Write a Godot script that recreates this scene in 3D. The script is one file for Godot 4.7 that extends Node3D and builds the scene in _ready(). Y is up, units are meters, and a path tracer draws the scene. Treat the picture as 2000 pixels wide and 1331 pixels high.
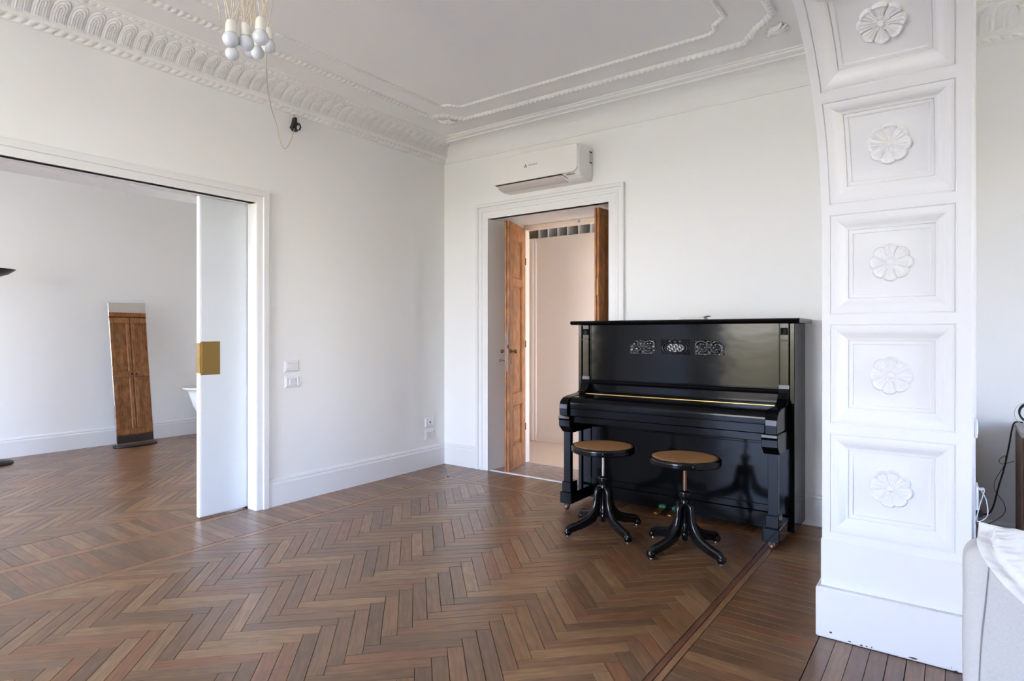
extends Node3D
# World axes: wall_left is the plane x = 0, wall_back the plane z = 0, their corner the origin; metres.

const H := 3.06          # ceiling
const AX0 := 3.553       # arch wall, piano room side
const AX1 := 4.05        # arch wall, sofa room side
const AZ := 1.57         # face of the arch pier
const ZF := 7.50         # window wall
const CAM := Vector3(4.002, 1.25, 4.382)
const YAW := 36.068
const FOC := 1189.0

var rng := RandomNumberGenerator.new()
var M := {}
var taken := {}

# ------------------------------------------------------------------ naming
func numbered(n: String) -> String:
	if not taken.has(n):
		taken[n] = 0
		return n
	taken[n] += 1
	return "%s_%03d" % [n, taken[n]]

func thing(called: String, label: String, category: String, at := Vector3.ZERO, turn := 0.0, group := "") -> Node3D:
	var o := Node3D.new()
	o.name = numbered(called)
	add_child(o)
	o.position = at
	o.rotation.y = turn
	tag(o, label, category, group)
	return o

func tag(o: Node, label: String, category: String, group := "") -> void:
	o.set_meta("label", label)
	o.set_meta("category", category)
	if group != "":
		o.set_meta("group", group)

func struct_node(called: String) -> Node3D:
	var o := Node3D.new()
	o.name = called
	add_child(o)
	o.set_meta("kind", "structure")
	return o

func obj(called: String, mesh: Mesh, m: Material, parent: Node) -> MeshInstance3D:
	var o := MeshInstance3D.new()
	o.name = called
	o.mesh = mesh
	if m != null:
		o.material_override = m
	o.cast_shadow = GeometryInstance3D.SHADOW_CASTING_SETTING_ON
	if parent == self:
		o.name = numbered(called)
	parent.add_child(o, true)
	return o

func part(called: String, st: SurfaceTool, m: Material, parent: Node) -> MeshInstance3D:
	return obj(called, done(st), m, parent)

# ------------------------------------------------------------------ mesh helpers
func new_st(smooth := false) -> SurfaceTool:
	var st := SurfaceTool.new()
	st.begin(Mesh.PRIMITIVE_TRIANGLES)
	st.set_smooth_group(0 if smooth else -1)
	return st

func done(st: SurfaceTool) -> ArrayMesh:
	st.generate_normals()
	st.index()
	return st.commit()

func tri(st: SurfaceTool, a: Vector3, b: Vector3, c: Vector3) -> void:
	st.add_vertex(a)
	st.add_vertex(c)
	st.add_vertex(b)

func quad(st: SurfaceTool, a: Vector3, b: Vector3, c: Vector3, d: Vector3) -> void:
	tri(st, a, b, c)
	tri(st, a, c, d)

func quad_out(st: SurfaceTool, a: Vector3, b: Vector3, c: Vector3, d: Vector3, from: Vector3) -> void:
	var n := (b - a).cross(c - a)
	if n.dot((a + b + c + d) * 0.25 - from) < 0.0:
		quad(st, d, c, b, a)
	else:
		quad(st, a, b, c, d)

func tri_out(st: SurfaceTool, a: Vector3, b: Vector3, c: Vector3, from: Vector3) -> void:
	if (b - a).cross(c - a).dot((a + b + c) / 3.0 - from) < 0.0:
		tri(st, c, b, a)
	else:
		tri(st, a, b, c)

# chamfered box between two corners, in the frame xf
func bx(st: SurfaceTool, p: Vector3, q: Vector3, r := 0.002, xf := Transform3D.IDENTITY) -> void:
	var lo := Vector3(minf(p.x, q.x), minf(p.y, q.y), minf(p.z, q.z))
	var hi := Vector3(maxf(p.x, q.x), maxf(p.y, q.y), maxf(p.z, q.z))
	var c := (lo + hi) * 0.5
	var h := (hi - lo) * 0.5
	r = minf(r, minf(h.x, minf(h.y, h.z)) * 0.9)
	var cw := xf * c
	for i in 3:
		var j := (i + 1) % 3
		var k := (i + 2) % 3
		for s in [-1.0, 1.0]:
			var v := []
			for t in [[-1, -1], [1, -1], [1, 1], [-1, 1]]:
				var e := Vector3.ZERO
				e[i] = s * h[i]
				e[j] = t[0] * (h[j] - r)
				e[k] = t[1] * (h[k] - r)
				v.append(xf * (c + e))
			quad_out(st, v[0], v[1], v[2], v[3], cw)
		if r > 0.0:
			for s in [-1.0, 1.0]:
				for t in [-1.0, 1.0]:
					var w := []
					for u in [[-1.0, 0], [1.0, 0], [1.0, 1], [-1.0, 1]]:
						var e := Vector3.ZERO
						e[i] = s * (h[i] if u[1] == 0 else h[i] - r)
						e[j] = t * (h[j] - r if u[1] == 0 else h[j])
						e[k] = u[0] * (h[k] - r)
						w.append(xf * (c + e))
					quad_out(st, w[0], w[1], w[2], w[3], cw)
	if r > 0.0:
		for s in [-1.0, 1.0]:
			for t in [-1.0, 1.0]:
				for u in [-1.0, 1.0]:
					var a := c + Vector3(s * h.x, t * (h.y - r), u * (h.z - r))
					var b := c + Vector3(s * (h.x - r), t * h.y, u * (h.z - r))
					var d := c + Vector3(s * (h.x - r), t * (h.y - r), u * h.z)
					tri_out(st, xf * a, xf * b, xf * d, cw)

func box_part(called: String, p: Vector3, q: Vector3, m: Material, parent: Node, r := 0.002) -> MeshInstance3D:
	var st := new_st()
	bx(st, p, q, r)
	return part(called, st, m, parent)

# extrude a 2-D outline; xf maps (u, v, depth) to space
func prism(st: SurfaceTool, poly: PackedVector2Array, d0: float, d1: float, xf: Transform3D, bevel := 0.0) -> void:
	if Geometry2D.is_polygon_clockwise(poly):
		poly = poly.duplicate()
		poly.reverse()
	var n := poly.size()
	var inner := PackedVector2Array()
	for i in n:
		var a := (poly[i] - poly[(i + n - 1) % n]).normalized()
		var b := (poly[(i + 1) % n] - poly[i]).normalized()
		var na := Vector2(-a.y, a.x)
		var nb := Vector2(-b.y, b.x)
		var m := na + nb
		m = m / maxf(0.4, m.length_squared() * 0.5)
		inner.append(poly[i] + m * bevel)
	var mirrored := xf.basis.determinant() < 0.0
	var ids := Geometry2D.triangulate_polygon(inner)
	var put := func(a: Vector3, b: Vector3, c: Vector3) -> void:
		if mirrored:
			tri(st, xf * c, xf * b, xf * a)
		else:
			tri(st, xf * a, xf * b, xf * c)
	var lo := minf(d0, d1)
	var hi := maxf(d0, d1)
	for t in range(0, ids.size(), 3):
		var a := inner[ids[t]]
		var b := inner[ids[t + 1]]
		var c := inner[ids[t + 2]]
		if (b - a).cross(c - a) < 0.0:
			var w := b
			b = c
			c = w
		put.call(Vector3(a.x, a.y, hi), Vector3(b.x, b.y, hi), Vector3(c.x, c.y, hi))
		put.call(Vector3(a.x, a.y, lo), Vector3(c.x, c.y, lo), Vector3(b.x, b.y, lo))
	for i in n:
		var j := (i + 1) % n
		var rows := [[inner[i], inner[j], hi], [poly[i], poly[j], hi - bevel], [poly[i], poly[j], lo + bevel], [inner[i], inner[j], lo]]
		for k in 3:
			if bevel == 0.0 and k != 1:
				continue
			var a0: Vector2 = rows[k][0]
			var a1: Vector2 = rows[k][1]
			var b0: Vector2 = rows[k + 1][0]
			var b1: Vector2 = rows[k + 1][1]
			var za: float = rows[k][2]
			var zb: float = rows[k + 1][2]
			put.call(Vector3(a0.x, a0.y, za), Vector3(b0.x, b0.y, zb), Vector3(b1.x, b1.y, zb))
			put.call(Vector3(a0.x, a0.y, za), Vector3(b1.x, b1.y, zb), Vector3(a1.x, a1.y, za))

func lathe(st: SurfaceTool, prof: Array, segs := 24, xf := Transform3D.IDENTITY) -> void:
	for i in segs:
		var a := TAU * i / segs
		var b := TAU * (i + 1) / segs
		for k in prof.size() - 1:
			var p: Vector2 = prof[k]
			var q: Vector2 = prof[k + 1]
			var v0 := xf * Vector3(p.x * cos(a), p.y, p.x * sin(a))
			var v1 := xf * Vector3(p.x * cos(b), p.y, p.x * sin(b))
			var v2 := xf * Vector3(q.x * cos(b), q.y, q.x * sin(b))
			var v3 := xf * Vector3(q.x * cos(a), q.y, q.x * sin(a))
			if p.x > 1e-6:
				tri(st, v0, v2, v1)
			if q.x > 1e-6:
				tri(st, v0, v3, v2)

func tube(st: SurfaceTool, pts: Array, radii, segs := 8) -> void:
	var n := pts.size()
	var rings := []
	var up := Vector3.UP
	for i in n:
		var d: Vector3 = (pts[mini(i + 1, n - 1)] - pts[maxi(i - 1, 0)]).normalized()
		if absf(d.dot(up)) > 0.95:
			up = Vector3.RIGHT if absf(d.x) < 0.9 else Vector3.BACK
		var s := d.cross(up).normalized()
		var t := s.cross(d).normalized()
		up = t
		var r: float = radii[i] if radii is Array else radii
		var ring := []
		for k in segs:
			var a := TAU * k / segs
			ring.append(pts[i] + (s * cos(a) + t * sin(a)) * r)
		rings.append(ring)
	for i in n - 1:
		var mid: Vector3 = (pts[i] + pts[i + 1]) * 0.5
		for k in segs:
			var l := (k + 1) % segs
			quad_out(st, rings[i][k], rings[i][l], rings[i + 1][l], rings[i + 1][k], mid)
	for e in [0, n - 1]:
		var inside: Vector3 = pts[1] if e == 0 else pts[n - 2]
		for k in segs:
			tri_out(st, pts[e], rings[e][k], rings[e][(k + 1) % segs], inside)

func smooth_path(ctrl: Array, steps := 6) -> Array:
	var out := []
	var n := ctrl.size()
	for i in n - 1:
		var p0 = ctrl[maxi(i - 1, 0)]
		var p1 = ctrl[i]
		var p2 = ctrl[i + 1]
		var p3 = ctrl[mini(i + 2, n - 1)]
		for k in steps:
			out.append(p1.cubic_interpolate(p2, p0, p3, float(k) / steps))
	out.append(ctrl[n - 1])
	return out

# moulding along a 2-D path; profile points are (offset to the left of the path, height)
func moulding(st: SurfaceTool, path: Array, prof: Array, place: Callable, closed := false) -> void:
	var n := path.size()
	var rows := []
	for i in n:
		var a: Vector2
		var b: Vector2
		if closed:
			a = (path[i] - path[(i + n - 1) % n]).normalized()
			b = (path[(i + 1) % n] - path[i]).normalized()
		else:
			a = (path[i] - path[i - 1]).normalized() if i > 0 else (path[1] - path[0]).normalized()
			b = (path[i + 1] - path[i]).normalized() if i < n - 1 else a
		var m := Vector2(-a.y, a.x) + Vector2(-b.y, b.x)
		m = m / (m.length_squared() * 0.5)
		var row := []
		for p in prof:
			row.append(place.call(path[i] + m * p.x, p.y))
		rows.append(row)
	for i in (n if closed else n - 1):
		var r0: Array = rows[i]
		var r1: Array = rows[(i + 1) % n]
		for k in prof.size() - 1:
			quad(st, r0[k], r0[k + 1], r1[k + 1], r1[k])

# indexed smooth grid: f(i, j) gives the point
func grid(nu: int, nv: int, f: Callable, close_u := false) -> ArrayMesh:
	var v := PackedVector3Array()
	var uv := PackedVector2Array()
	var ids := PackedInt32Array()
	for i in nu + 1:
		for j in nv + 1:
			v.append(f.call(i % nu if close_u else i, j))
			uv.append(Vector2(float(i) / nu, float(j) / nv))
	for i in nu:
		for j in nv:
			var a := i * (nv + 1) + j
			var b := a + nv + 1
			ids.append_array([a, b, b + 1, a, b + 1, a + 1])
	var nn := PackedVector3Array()
	nn.resize(v.size())
	for t in range(0, ids.size(), 3):
		var n := (v[ids[t + 2]] - v[ids[t]]).cross(v[ids[t + 1]] - v[ids[t]])
		nn[ids[t]] += n
		nn[ids[t + 1]] += n
		nn[ids[t + 2]] += n
	for i in nn.size():
		nn[i] = nn[i].normalized() if nn[i].length_squared() > 1e-20 else Vector3.UP
	if close_u:
		for j in nv + 1:
			var n := (nn[j] + nn[nu * (nv + 1) + j]).normalized()
			nn[j] = n
			nn[nu * (nv + 1) + j] = n
	var arr := []
	arr.resize(Mesh.ARRAY_MAX)
	arr[Mesh.ARRAY_VERTEX] = v
	arr[Mesh.ARRAY_NORMAL] = nn
	arr[Mesh.ARRAY_TEX_UV] = uv
	arr[Mesh.ARRAY_INDEX] = ids
	var m := ArrayMesh.new()
	m.add_surface_from_arrays(Mesh.PRIMITIVE_TRIANGLES, arr)
	return m

# rounded box (smooth), optional ripple
func rbox(st: SurfaceTool, p: Vector3, q: Vector3, r: float, n := 10, bend = null) -> void:
	var c := (p + q) * 0.5
	var h := (q - p).abs() * 0.5
	var inn := h - Vector3(r, r, r)
	for i in 3:
		var j := (i + 1) % 3
		var k := (i + 2) % 3
		for s in [-1.0, 1.0]:
			var pts := []
			for a in n + 1:
				for b in n + 1:
					var e := Vector3.ZERO
					e[i] = s * h[i]
					e[j] = round_step(a, n, h[j], r)
					e[k] = round_step(b, n, h[k], r)
					var core := Vector3(clampf(e.x, -inn.x, inn.x), clampf(e.y, -inn.y, inn.y), clampf(e.z, -inn.z, inn.z))
					var d := e - core
					var w: Vector3 = c + core + d.normalized() * r
					if bend != null:
						w = bend.call(w, d.normalized())
					pts.append(w)
			for a in n:
				for b in n:
					var o := a * (n + 1) + b
					quad_out(st, pts[o], pts[o + n + 1], pts[o + n + 2], pts[o + 1], c)

func round_step(a: int, n: int, h: float, r: float) -> float:
	# a quarter of the steps in each rounded edge
	var m := n / 4
	if a <= m:
		return -h + r * (float(a) / m)
	if a >= n - m:
		return h - r * (float(n - a) / m)
	return lerpf(-h + r, h - r, float(a - m) / (n - 2 * m))

# ------------------------------------------------------------------ materials
func mat(c: Color, rough := 0.8, metal := 0.0, spec := 0.5) -> StandardMaterial3D:
	var m := StandardMaterial3D.new()
	m.albedo_color = c
	m.roughness = rough
	m.metallic = metal
	m.metallic_specular = spec
	return m

func c8(r: int, g: int, b: int) -> Color:
	return Color(r / 255.0, g / 255.0, b / 255.0)

func tex(im: Image) -> ImageTexture:
	im.generate_mipmaps()
	return ImageTexture.create_from_image(im)

func noise(freq: float, octaves := 3, seed_ := 1) -> FastNoiseLite:
	var n := FastNoiseLite.new()
	n.seed = seed_
	n.frequency = freq
	n.noise_type = FastNoiseLite.TYPE_SIMPLEX_SMOOTH
	n.fractal_octaves = octaves
	return n

# wood grain, fibres along u (or along v when turned): long soft figure, fine fibres
func grain_image(w: int, h: int, upright: bool, seed_: int, contrast: float) -> Image:
	var a := noise(0.02, 3, seed_)
	var b := noise(0.09, 2, seed_ + 5)
	var im := Image.create_empty(w, h, false, Image.FORMAT_RGB8)
	for y in h:
		for x in w:
			var u := float(x)
			var v := float(y)
			if upright:
				u = float(y)
				v = float(x)
			var wob := a.get_noise_2d(u * 0.16, v * 0.6) * 20.0
			var fine := b.get_noise_2d(u * 0.025, v * 0.7)
			var ring := sin((v + wob) * 0.30)
			var g := 0.86 + contrast * (0.045 * ring + 0.05 * fine + 0.13 * a.get_noise_2d(u * 0.35 + 400.0, v * 0.9))
			im.set_pixel(x, y, Color(g, g * 0.985, g * 0.965))
	return im

func materials() -> void:
	M.wall = mat(c8(248, 248, 246), 0.88, 0.0, 0.3)
	var wn := NoiseTexture2D.new()
	wn.width = 512
	wn.height = 512
	wn.seamless = true
	wn.noise = noise(0.012, 4, 3)
	wn.as_normal_map = true
	wn.bump_strength = 2.0
	for k in ["wall"]:
		M[k].normal_enabled = true
		M[k].normal_texture = wn
		M[k].normal_scale = 0.12
		M[k].uv1_triplanar = true
		M[k].uv1_world_triplanar = true
		M[k].uv1_scale = Vector3(1.1, 1.1, 1.1)
	M.ceiling = mat(c8(248, 247, 244), 0.92, 0.0, 0.25)
	M.plaster = mat(c8(246, 245, 242), 0.85, 0.0, 0.3)
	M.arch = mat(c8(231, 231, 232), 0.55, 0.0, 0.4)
	M.trim = mat(c8(240, 240, 239), 0.42, 0.0, 0.45)
	M.leafdoor = mat(c8(226, 231, 234), 0.35, 0.0, 0.5)
	M.chip = mat(c8(70, 58, 50), 0.9)
	M.gap = mat(c8(28, 19, 14), 0.95)
	# parquet tones
	var gi := tex(grain_image(1024, 160, false, 11, 1.0))
	var tones := [c8(145, 106, 71), c8(138, 101, 69), c8(155, 116, 79), c8(130, 93, 62), c8(145, 100, 66), c8(165, 124, 84), c8(123, 89, 61), c8(149, 98, 64)]
	M.planks = []
	for c in tones:
		var m := mat(c, 0.30, 0.0, 0.75)
		m.albedo_texture = gi
		M.planks.append(m)
	M.strip = mat(c8(166, 119, 80), 0.30, 0.0, 0.75)
	M.strip.albedo_texture = gi
	M.strip_dark = mat(c8(128, 80, 56), 0.30, 0.0, 0.75)
	M.strip_dark.albedo_texture = gi
	# pine doors and wardrobe
	var gv := tex(grain_image(256, 1024, true, 31, 1.3))
	M.pine = mat(c8(194, 134, 84), 0.42, 0.0, 0.45)
	M.pine.albedo_texture = gv
	M.pine.uv1_triplanar = true
	M.pine.uv1_scale = Vector3(2.2, 0.9, 2.2)
	M.pine_edge = mat(c8(196, 126, 70), 0.4, 0.0, 0.45)
	M.pine_edge.albedo_texture = gv
	M.pine_edge.uv1_triplanar = true
	M.pine_edge.uv1_scale = Vector3(2.2, 0.9, 2.2)
	M.cabinet = mat(c8(112, 80, 58), 0.55)
	M.cabinet.albedo_texture = gv
	M.cabinet.uv1_triplanar = true
	M.cabinet.uv1_scale = Vector3(2.0, 1.0, 2.0)
	M.cabinet_top = mat(c8(150, 144, 138), 0.35)
	# metals
	M.brass = mat(c8(196, 158, 92), 0.34, 1.0)
	M.pull = mat(c8(158, 130, 80), 0.45, 1.0)
	M.old_brass = mat(c8(140, 112, 70), 0.4, 1.0)
	M.steel = mat(c8(190, 190, 192), 0.28, 1.0)
	M.dull_steel = mat(c8(126, 116, 116), 0.5, 0.25)
	M.screw = mat(c8(168, 160, 152), 0.4, 1.0)
	M.rust_screw = mat(c8(140, 106, 88), 0.5, 1.0)
	M.iron = mat(c8(78, 74, 74), 0.45, 0.9)
	M.mirror = mat(c8(236, 236, 238), 0.015, 1.0)
	# black lacquer
	M.piano = mat(c8(10, 10, 13), 0.11, 0.0, 0.27)
	var pn := NoiseTexture2D.new()
	pn.width = 512
	pn.height = 512
	pn.seamless = true
	pn.noise = noise(0.006, 3, 8)
	pn.as_normal_map = true
	pn.bump_strength = 3.0
	M.piano.normal_enabled = true
	M.piano.normal_texture = pn
	M.piano.normal_scale = 0.10
	M.piano.uv1_triplanar = true
	M.piano.uv1_scale = Vector3(0.8, 2.4, 0.8)
	M.carve = mat(c8(26, 26, 30), 0.16, 0.0, 0.9)
	M.stool = mat(c8(12, 12, 15), 0.16, 0.0, 0.45)
	M.black = mat(c8(20, 19, 19), 0.5)
	M.rubber = mat(c8(28, 26, 26), 0.7)
	M.felt = mat(c8(34, 110, 78), 0.95)
	# whites
	M.plastic = mat(c8(246, 244, 239), 0.35)
	M.vent = mat(c8(226, 217, 208), 0.5)
	M.grey_mark = mat(c8(150, 147, 142), 0.6)
	M.switch = mat(c8(238, 238, 240), 0.3)
	M.socket = mat(c8(238, 235, 226), 0.55)
	M.bulb = mat(c8(218, 223, 231), 0.06, 0.0, 0.6)
	M.cord = mat(c8(226, 212, 194), 0.7)
	M.wire = mat(c8(206, 198, 180), 0.6)
	M.enamel = mat(c8(240, 240, 238), 0.12, 0.0, 0.6)
	M.paper = mat(c8(228, 226, 222), 0.6)
	# fabrics
	var im := Image.create_empty(128, 128, false, Image.FORMAT_RGB8)
	var fn := noise(0.3, 2, 21)
	for y in 128:
		for x in 128:
			var g := 0.93 + 0.05 * sin(TAU * x / 4.0) * sin(TAU * y / 4.0) + 0.04 * fn.get_noise_2d(x * 0.2, y * 2.0) + 0.04 * fn.get_noise_2d(x * 2.0, y * 0.2 + 90.0)
			im.set_pixel(x, y, Color(g, g, g))
	M.linen = mat(c8(222, 220, 217), 0.95, 0.0, 0.2)
	M.linen.albedo_texture = tex(im)
	M.linen.uv1_triplanar = true
	M.linen.uv1_scale = Vector3(9, 9, 9)
	M.linen.rim_enabled = true
	M.linen.rim = 0.3
	M.pillow = mat(c8(240, 241, 243), 0.95, 0.0, 0.2)
	M.seam = mat(c8(150, 146, 143), 0.9)
	# cane webbing
	var ci := Image.create_empty(128, 128, false, Image.FORMAT_RGB8)
	for y in 128:
		for x in 128:
			var u := fposmod(x, 32.0) - 16.0
			var v := fposmod(y, 32.0) - 16.0
			var strand := absf(absf(u) - 5.0) < 2.6 or absf(absf(v) - 5.0) < 2.6
			var diag := absf(fposmod(x + y, 32.0) - 16.0) < 3.0 or absf(fposmod(x - y + 256.0, 32.0) - 16.0) < 3.0
			var c := c8(92, 58, 32)
			if diag:
				c = c8(184, 134, 84)
			if strand:
				c = c8(206, 156, 102)
			ci.set_pixel(x, y, c)
	M.cane = mat(c8(232, 222, 212), 0.55)
	M.cane.albedo_texture = tex(ci)
	M.cane.uv1_triplanar = true
	M.cane.uv1_scale = Vector3(16, 16, 16)
	# stone
	var sn := noise(0.02, 4, 41)
	var si := Image.create_empty(256, 256, false, Image.FORMAT_RGB8)
	for y in 256:
		for x in 256:
			var w := sn.get_noise_2d(x, y * 2.5)
			var g := 0.86 + 0.22 * w - (0.10 if absf(w) < 0.03 else 0.0)
			si.set_pixel(x, y, Color(g, g * 0.98, g * 0.96))
	M.marble = mat(c8(190, 172, 160), 0.35)
	M.marble.albedo_texture = tex(si)
	M.marble.uv1_triplanar = true
	M.marble.uv1_scale = Vector3(1.6, 1.6, 1.6)
	M.stone_floor = mat(c8(214, 190, 166), 0.4)
	M.corridor = mat(c8(240, 224, 210), 0.88)
	M.loft = mat(c8(172, 144, 116), 0.9)

# ------------------------------------------------------------------ set-up of camera and light
func camera_and_light() -> void:
	var cam := Camera3D.new()
	cam.name = "camera"
	add_child(cam)
	cam.position = CAM
	cam.rotation_degrees.y = YAW
	cam.near = 0.05
	cam.far = 100.0
	cam.projection = Camera3D.PROJECTION_FRUSTUM
	cam.size = 1331.0 / FOC * cam.near
	cam.frustum_offset = Vector2(0.0, -12.5 / FOC * cam.near)
	cam.current = true
	var sky_mat := ProceduralSkyMaterial.new()
	sky_mat.sky_top_color = Color(0.40, 0.65, 0.97)
	sky_mat.sky_horizon_color = Color(0.97, 0.94, 0.88)
	sky_mat.ground_horizon_color = Color(0.70, 0.68, 0.60)
	sky_mat.ground_bottom_color = Color(0.52, 0.495, 0.43)
	sky_mat.sun_angle_max = 0.0
	var sky := Sky.new()
	sky.sky_material = sky_mat
	var env := Environment.new()
	env.background_mode = Environment.BG_SKY
	env.sky = sky
	env.background_energy_multiplier = 4.0
	env.tonemap_mode = Environment.TONE_MAPPER_LINEAR
	env.tonemap_exposure = 10.0
	env.sdfgi_enabled = true
	env.ssao_enabled = true
	env.ssil_enabled = true
	var we := WorldEnvironment.new()
	we.name = "environment"
	we.environment = env
	add_child(we)

# ------------------------------------------------------------------ shell
func csg(called: String, p: Vector3, q: Vector3, m: Material, holes: Array) -> CSGCombiner3D:
	var c := CSGCombiner3D.new()
	c.name = called
	add_child(c)
	c.set_meta("kind", "structure")
	var b := CSGBox3D.new()
	b.size = (q - p).abs()
	b.position = (p + q) * 0.5
	b.material = m
	c.add_child(b)
	for hole in holes:
		var d := CSGBox3D.new()
		d.operation = CSGShape3D.OPERATION_SUBTRACTION
		d.size = (hole[1] - hole[0]).abs()
		d.position = (hole[0] + hole[1]) * 0.5
		d.material = m
		c.add_child(d)
	return c

func shell() -> void:
	# piano room, left: pocket-door wall
	csg("wall_left", Vector3(-0.38, -0.02, -0.5), Vector3(0, H, ZF), M.wall, [
		[Vector3(-0.5, -0.5, 1.968), Vector3(0.5, 2.18, 4.30)],
		[Vector3(-0.165, -0.5, 0.55), Vector3(-0.10, 2.195, 5.7)]])
	# back wall runs through both rooms, with the double-door opening (splayed reveals added below)
	csg("wall_back", Vector3(0, -0.02, -0.5), Vector3(7.4, H, 0), M.wall, [
		[Vector3(0.545, -0.5, -0.6), Vector3(1.77, 2.305, 0.5)]])
	csg("wall_front", Vector3(-3.9, -0.02, ZF), Vector3(7.4, H, ZF + 0.35), M.wall, [
		[Vector3(-3.3, 0.15, 7.0), Vector3(-2.0, 2.70, 8.5)],
		[Vector3(-1.75, 0.15, 7.0), Vector3(-0.6, 2.70, 8.5)],
		[Vector3(0.55, 0.10, 7.0), Vector3(2.45, 2.75, 8.5)]])
	csg("wall_far_left", Vector3(-3.9, -0.02, -1.35), Vector3(-3.73, H, ZF), M.wall, [])
	csg("wall_left_back", Vector3(-3.73, -0.02, -1.35), Vector3(-0.30, H, -1.2), M.wall, [])
	csg("wall_far_right", Vector3(7.4, -0.02, -0.5), Vector3(7.7, H, ZF + 0.35), M.wall, [
		[Vector3(7.0, 0.3, 1.70), Vector3(8.0, 2.45, 2.90)]])
	# corridor behind the double door
	csg("wall_corridor", Vector3(-0.30, -0.02, -1.75), Vector3(2.9, 2.37, -1.55), M.corridor, [])
	csg("wall_corridor_loft", Vector3(-0.30, 2.2, -2.3), Vector3(2.9, H, -2.2), M.loft, [])
	csg("wall_corridor_left", Vector3(-0.42, -0.02, -2.3), Vector3(-0.30, H, -0.5), M.corridor, [])
	csg("wall_corridor_right", Vector3(2.9, -0.02, -2.3), Vector3(3.05, H, -0.5), M.corridor, [
		[Vector3(2.7, 0.3, -1.45), Vector3(3.3, 2.5, -0.65)]])
	csg("wall_corridor_shelf", Vector3(-0.30, 2.33, -2.2), Vector3(2.9, 2.365, -1.75), M.corridor, [])
	csg("ceiling", Vector3(-3.9, H, -2.3), Vector3(7.7, H + 0.15, ZF + 0.35), M.ceiling, [])
	# casement frames in the openings
	window_frame("window_1", Vector3(0.55, 0.10, ZF + 0.12), Vector3(1.90, 2.65, 0), false)
	window_frame("window_2", Vector3(-3.3, 0.15, ZF + 0.12), Vector3(1.30, 2.55, 0), false)
	window_frame("window_3", Vector3(-1.75, 0.15, ZF + 0.12), Vector3(1.15, 2.55, 0), false)
	window_frame("window_4", Vector3(7.5, 0.30, 1.70), Vector3(1.20, 2.15, 0), true)
	window_frame("window_5", Vector3(2.97, 0.30, -1.45), Vector3(0.80, 2.20, 0), true)
	# splayed reveals of the double door
	var st := new_st()
	prism(st, PackedVector2Array([Vector2(0.545, 0.0), Vector2(0.60, 0.5), Vector2(0.54, 0.5)]), 0.0, 2.305, Transform3D(Basis(Vector3.RIGHT, Vector3.FORWARD, Vector3.UP), Vector3.ZERO))
	var reveal := part("wall_reveal_left", st, M.wall, self)
	reveal.set_meta("kind", "structure")
	st = new_st()
	prism(st, PackedVector2Array([Vector2(1.77, 0.0), Vector2(1.775, 0.5), Vector2(1.715, 0.5)]), 0.0, 2.305, Transform3D(Basis(Vector3.RIGHT, Vector3.FORWARD, Vector3.UP), Vector3.ZERO))
	reveal = part("wall_reveal_right", st, M.wall, self)
	reveal.set_meta("kind", "structure")
	# door frame at the far end of the reveal
	var fr := struct_node("trim_1")
	box_part("lintel", Vector3(0.56, 2.262, -0.56), Vector3(1.76, 2.34, -0.49), M.corridor, fr)
	box_part("jamb", Vector3(0.56, 0, -0.56), Vector3(0.615, 2.262, -0.49), M.corridor, fr)
	box_part("jamb", Vector3(1.70, 0, -0.56), Vector3(1.76, 2.262, -0.49), M.corridor, fr)
	box_part("hook", Vector3(1.205, 2.272, -0.49), Vector3(1.225, 2.296, -0.475), M.steel, fr)
	# loft dividers above the corridor wall
	var fins := struct_node("trim_2")
	for x in [0.037, 0.165, 0.298, 0.428, 0.574, 0.724, 0.874, 1.024]:
		box_part("divider", Vector3(x - 0.008, 2.37, -2.19), Vector3(x + 0.008, H, -1.60), M.trim, fins)
	# corridor door casing on its far wall
	var cc := struct_node("trim_3")
	box_part("casing", Vector3(-0.06, 0, -1.55), Vector3(0.045, 2.369, -1.525), M.corridor, cc, 0.006)
	box_part("casing_bead", Vector3(-0.02, 0, -1.525), Vector3(0.015, 2.369, -1.510), M.corridor, cc, 0.006)
	box_part("baseboard", Vector3(0.045, 0, -1.55), Vector3(2.4, 0.10, -1.535), M.corridor, cc, 0.003)
	# floors outside the parquet
	var f := box_part("floor_corridor", Vector3(-0.42, -0.06, -2.3), Vector3(3.05, 0.0, -0.5), M.stone_floor, self, 0.0)
	f.set_meta("kind", "structure")
	f = box_part("floor_doorway", Vector3(0.54, -0.06, -0.5), Vector3(1.78, 0.002, -0.028), M.marble, self, 0.001)
	f.set_meta("kind", "structure")
	f = box_part("trim_4", Vector3(0.545, -0.06, -0.028), Vector3(1.77, 0.004, -0.012), M.trim, self, 0.001)
	f.set_meta("kind", "structure")

	# casing round the pocket door: path on the wall plane (z, y)
	var on_left := func(p: Vector2, d: float) -> Vector3: return Vector3(d, p.y, p.x)
	st = new_st()
	moulding(st, [Vector2(4.30, 0), Vector2(4.30, 2.18), Vector2(1.968, 2.18), Vector2(1.968, 0)],
		[Vector2(-0.094, 0), Vector2(-0.094, 0.022), Vector2(-0.088, 0.026), Vector2(-0.050, 0.026), Vector2(-0.046, 0.016), Vector2(-0.010, 0.014), Vector2(0.0, 0.012), Vector2(0.0, -0.05)], on_left)
	var t := part("trim_5", st, M.trim, self)
	t.set_meta("kind", "structure")
	# jamb lining between casing and pocket
	var jl := struct_node("trim_6")
	box_part("jamb", Vector3(-0.099, 0, 1.90), Vector3(0.010, 2.18, 1.9705), M.trim, jl)
	box_part("jamb", Vector3(-0.38, 0, 1.90), Vector3(-0.166, 2.18, 1.9705), M.trim, jl)
	# casing round the double door on the back wall (x, y)
	var on_back := func(p: Vector2, d: float) -> Vector3: return Vector3(p.x, p.y, d)
	st = new_st()
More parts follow.
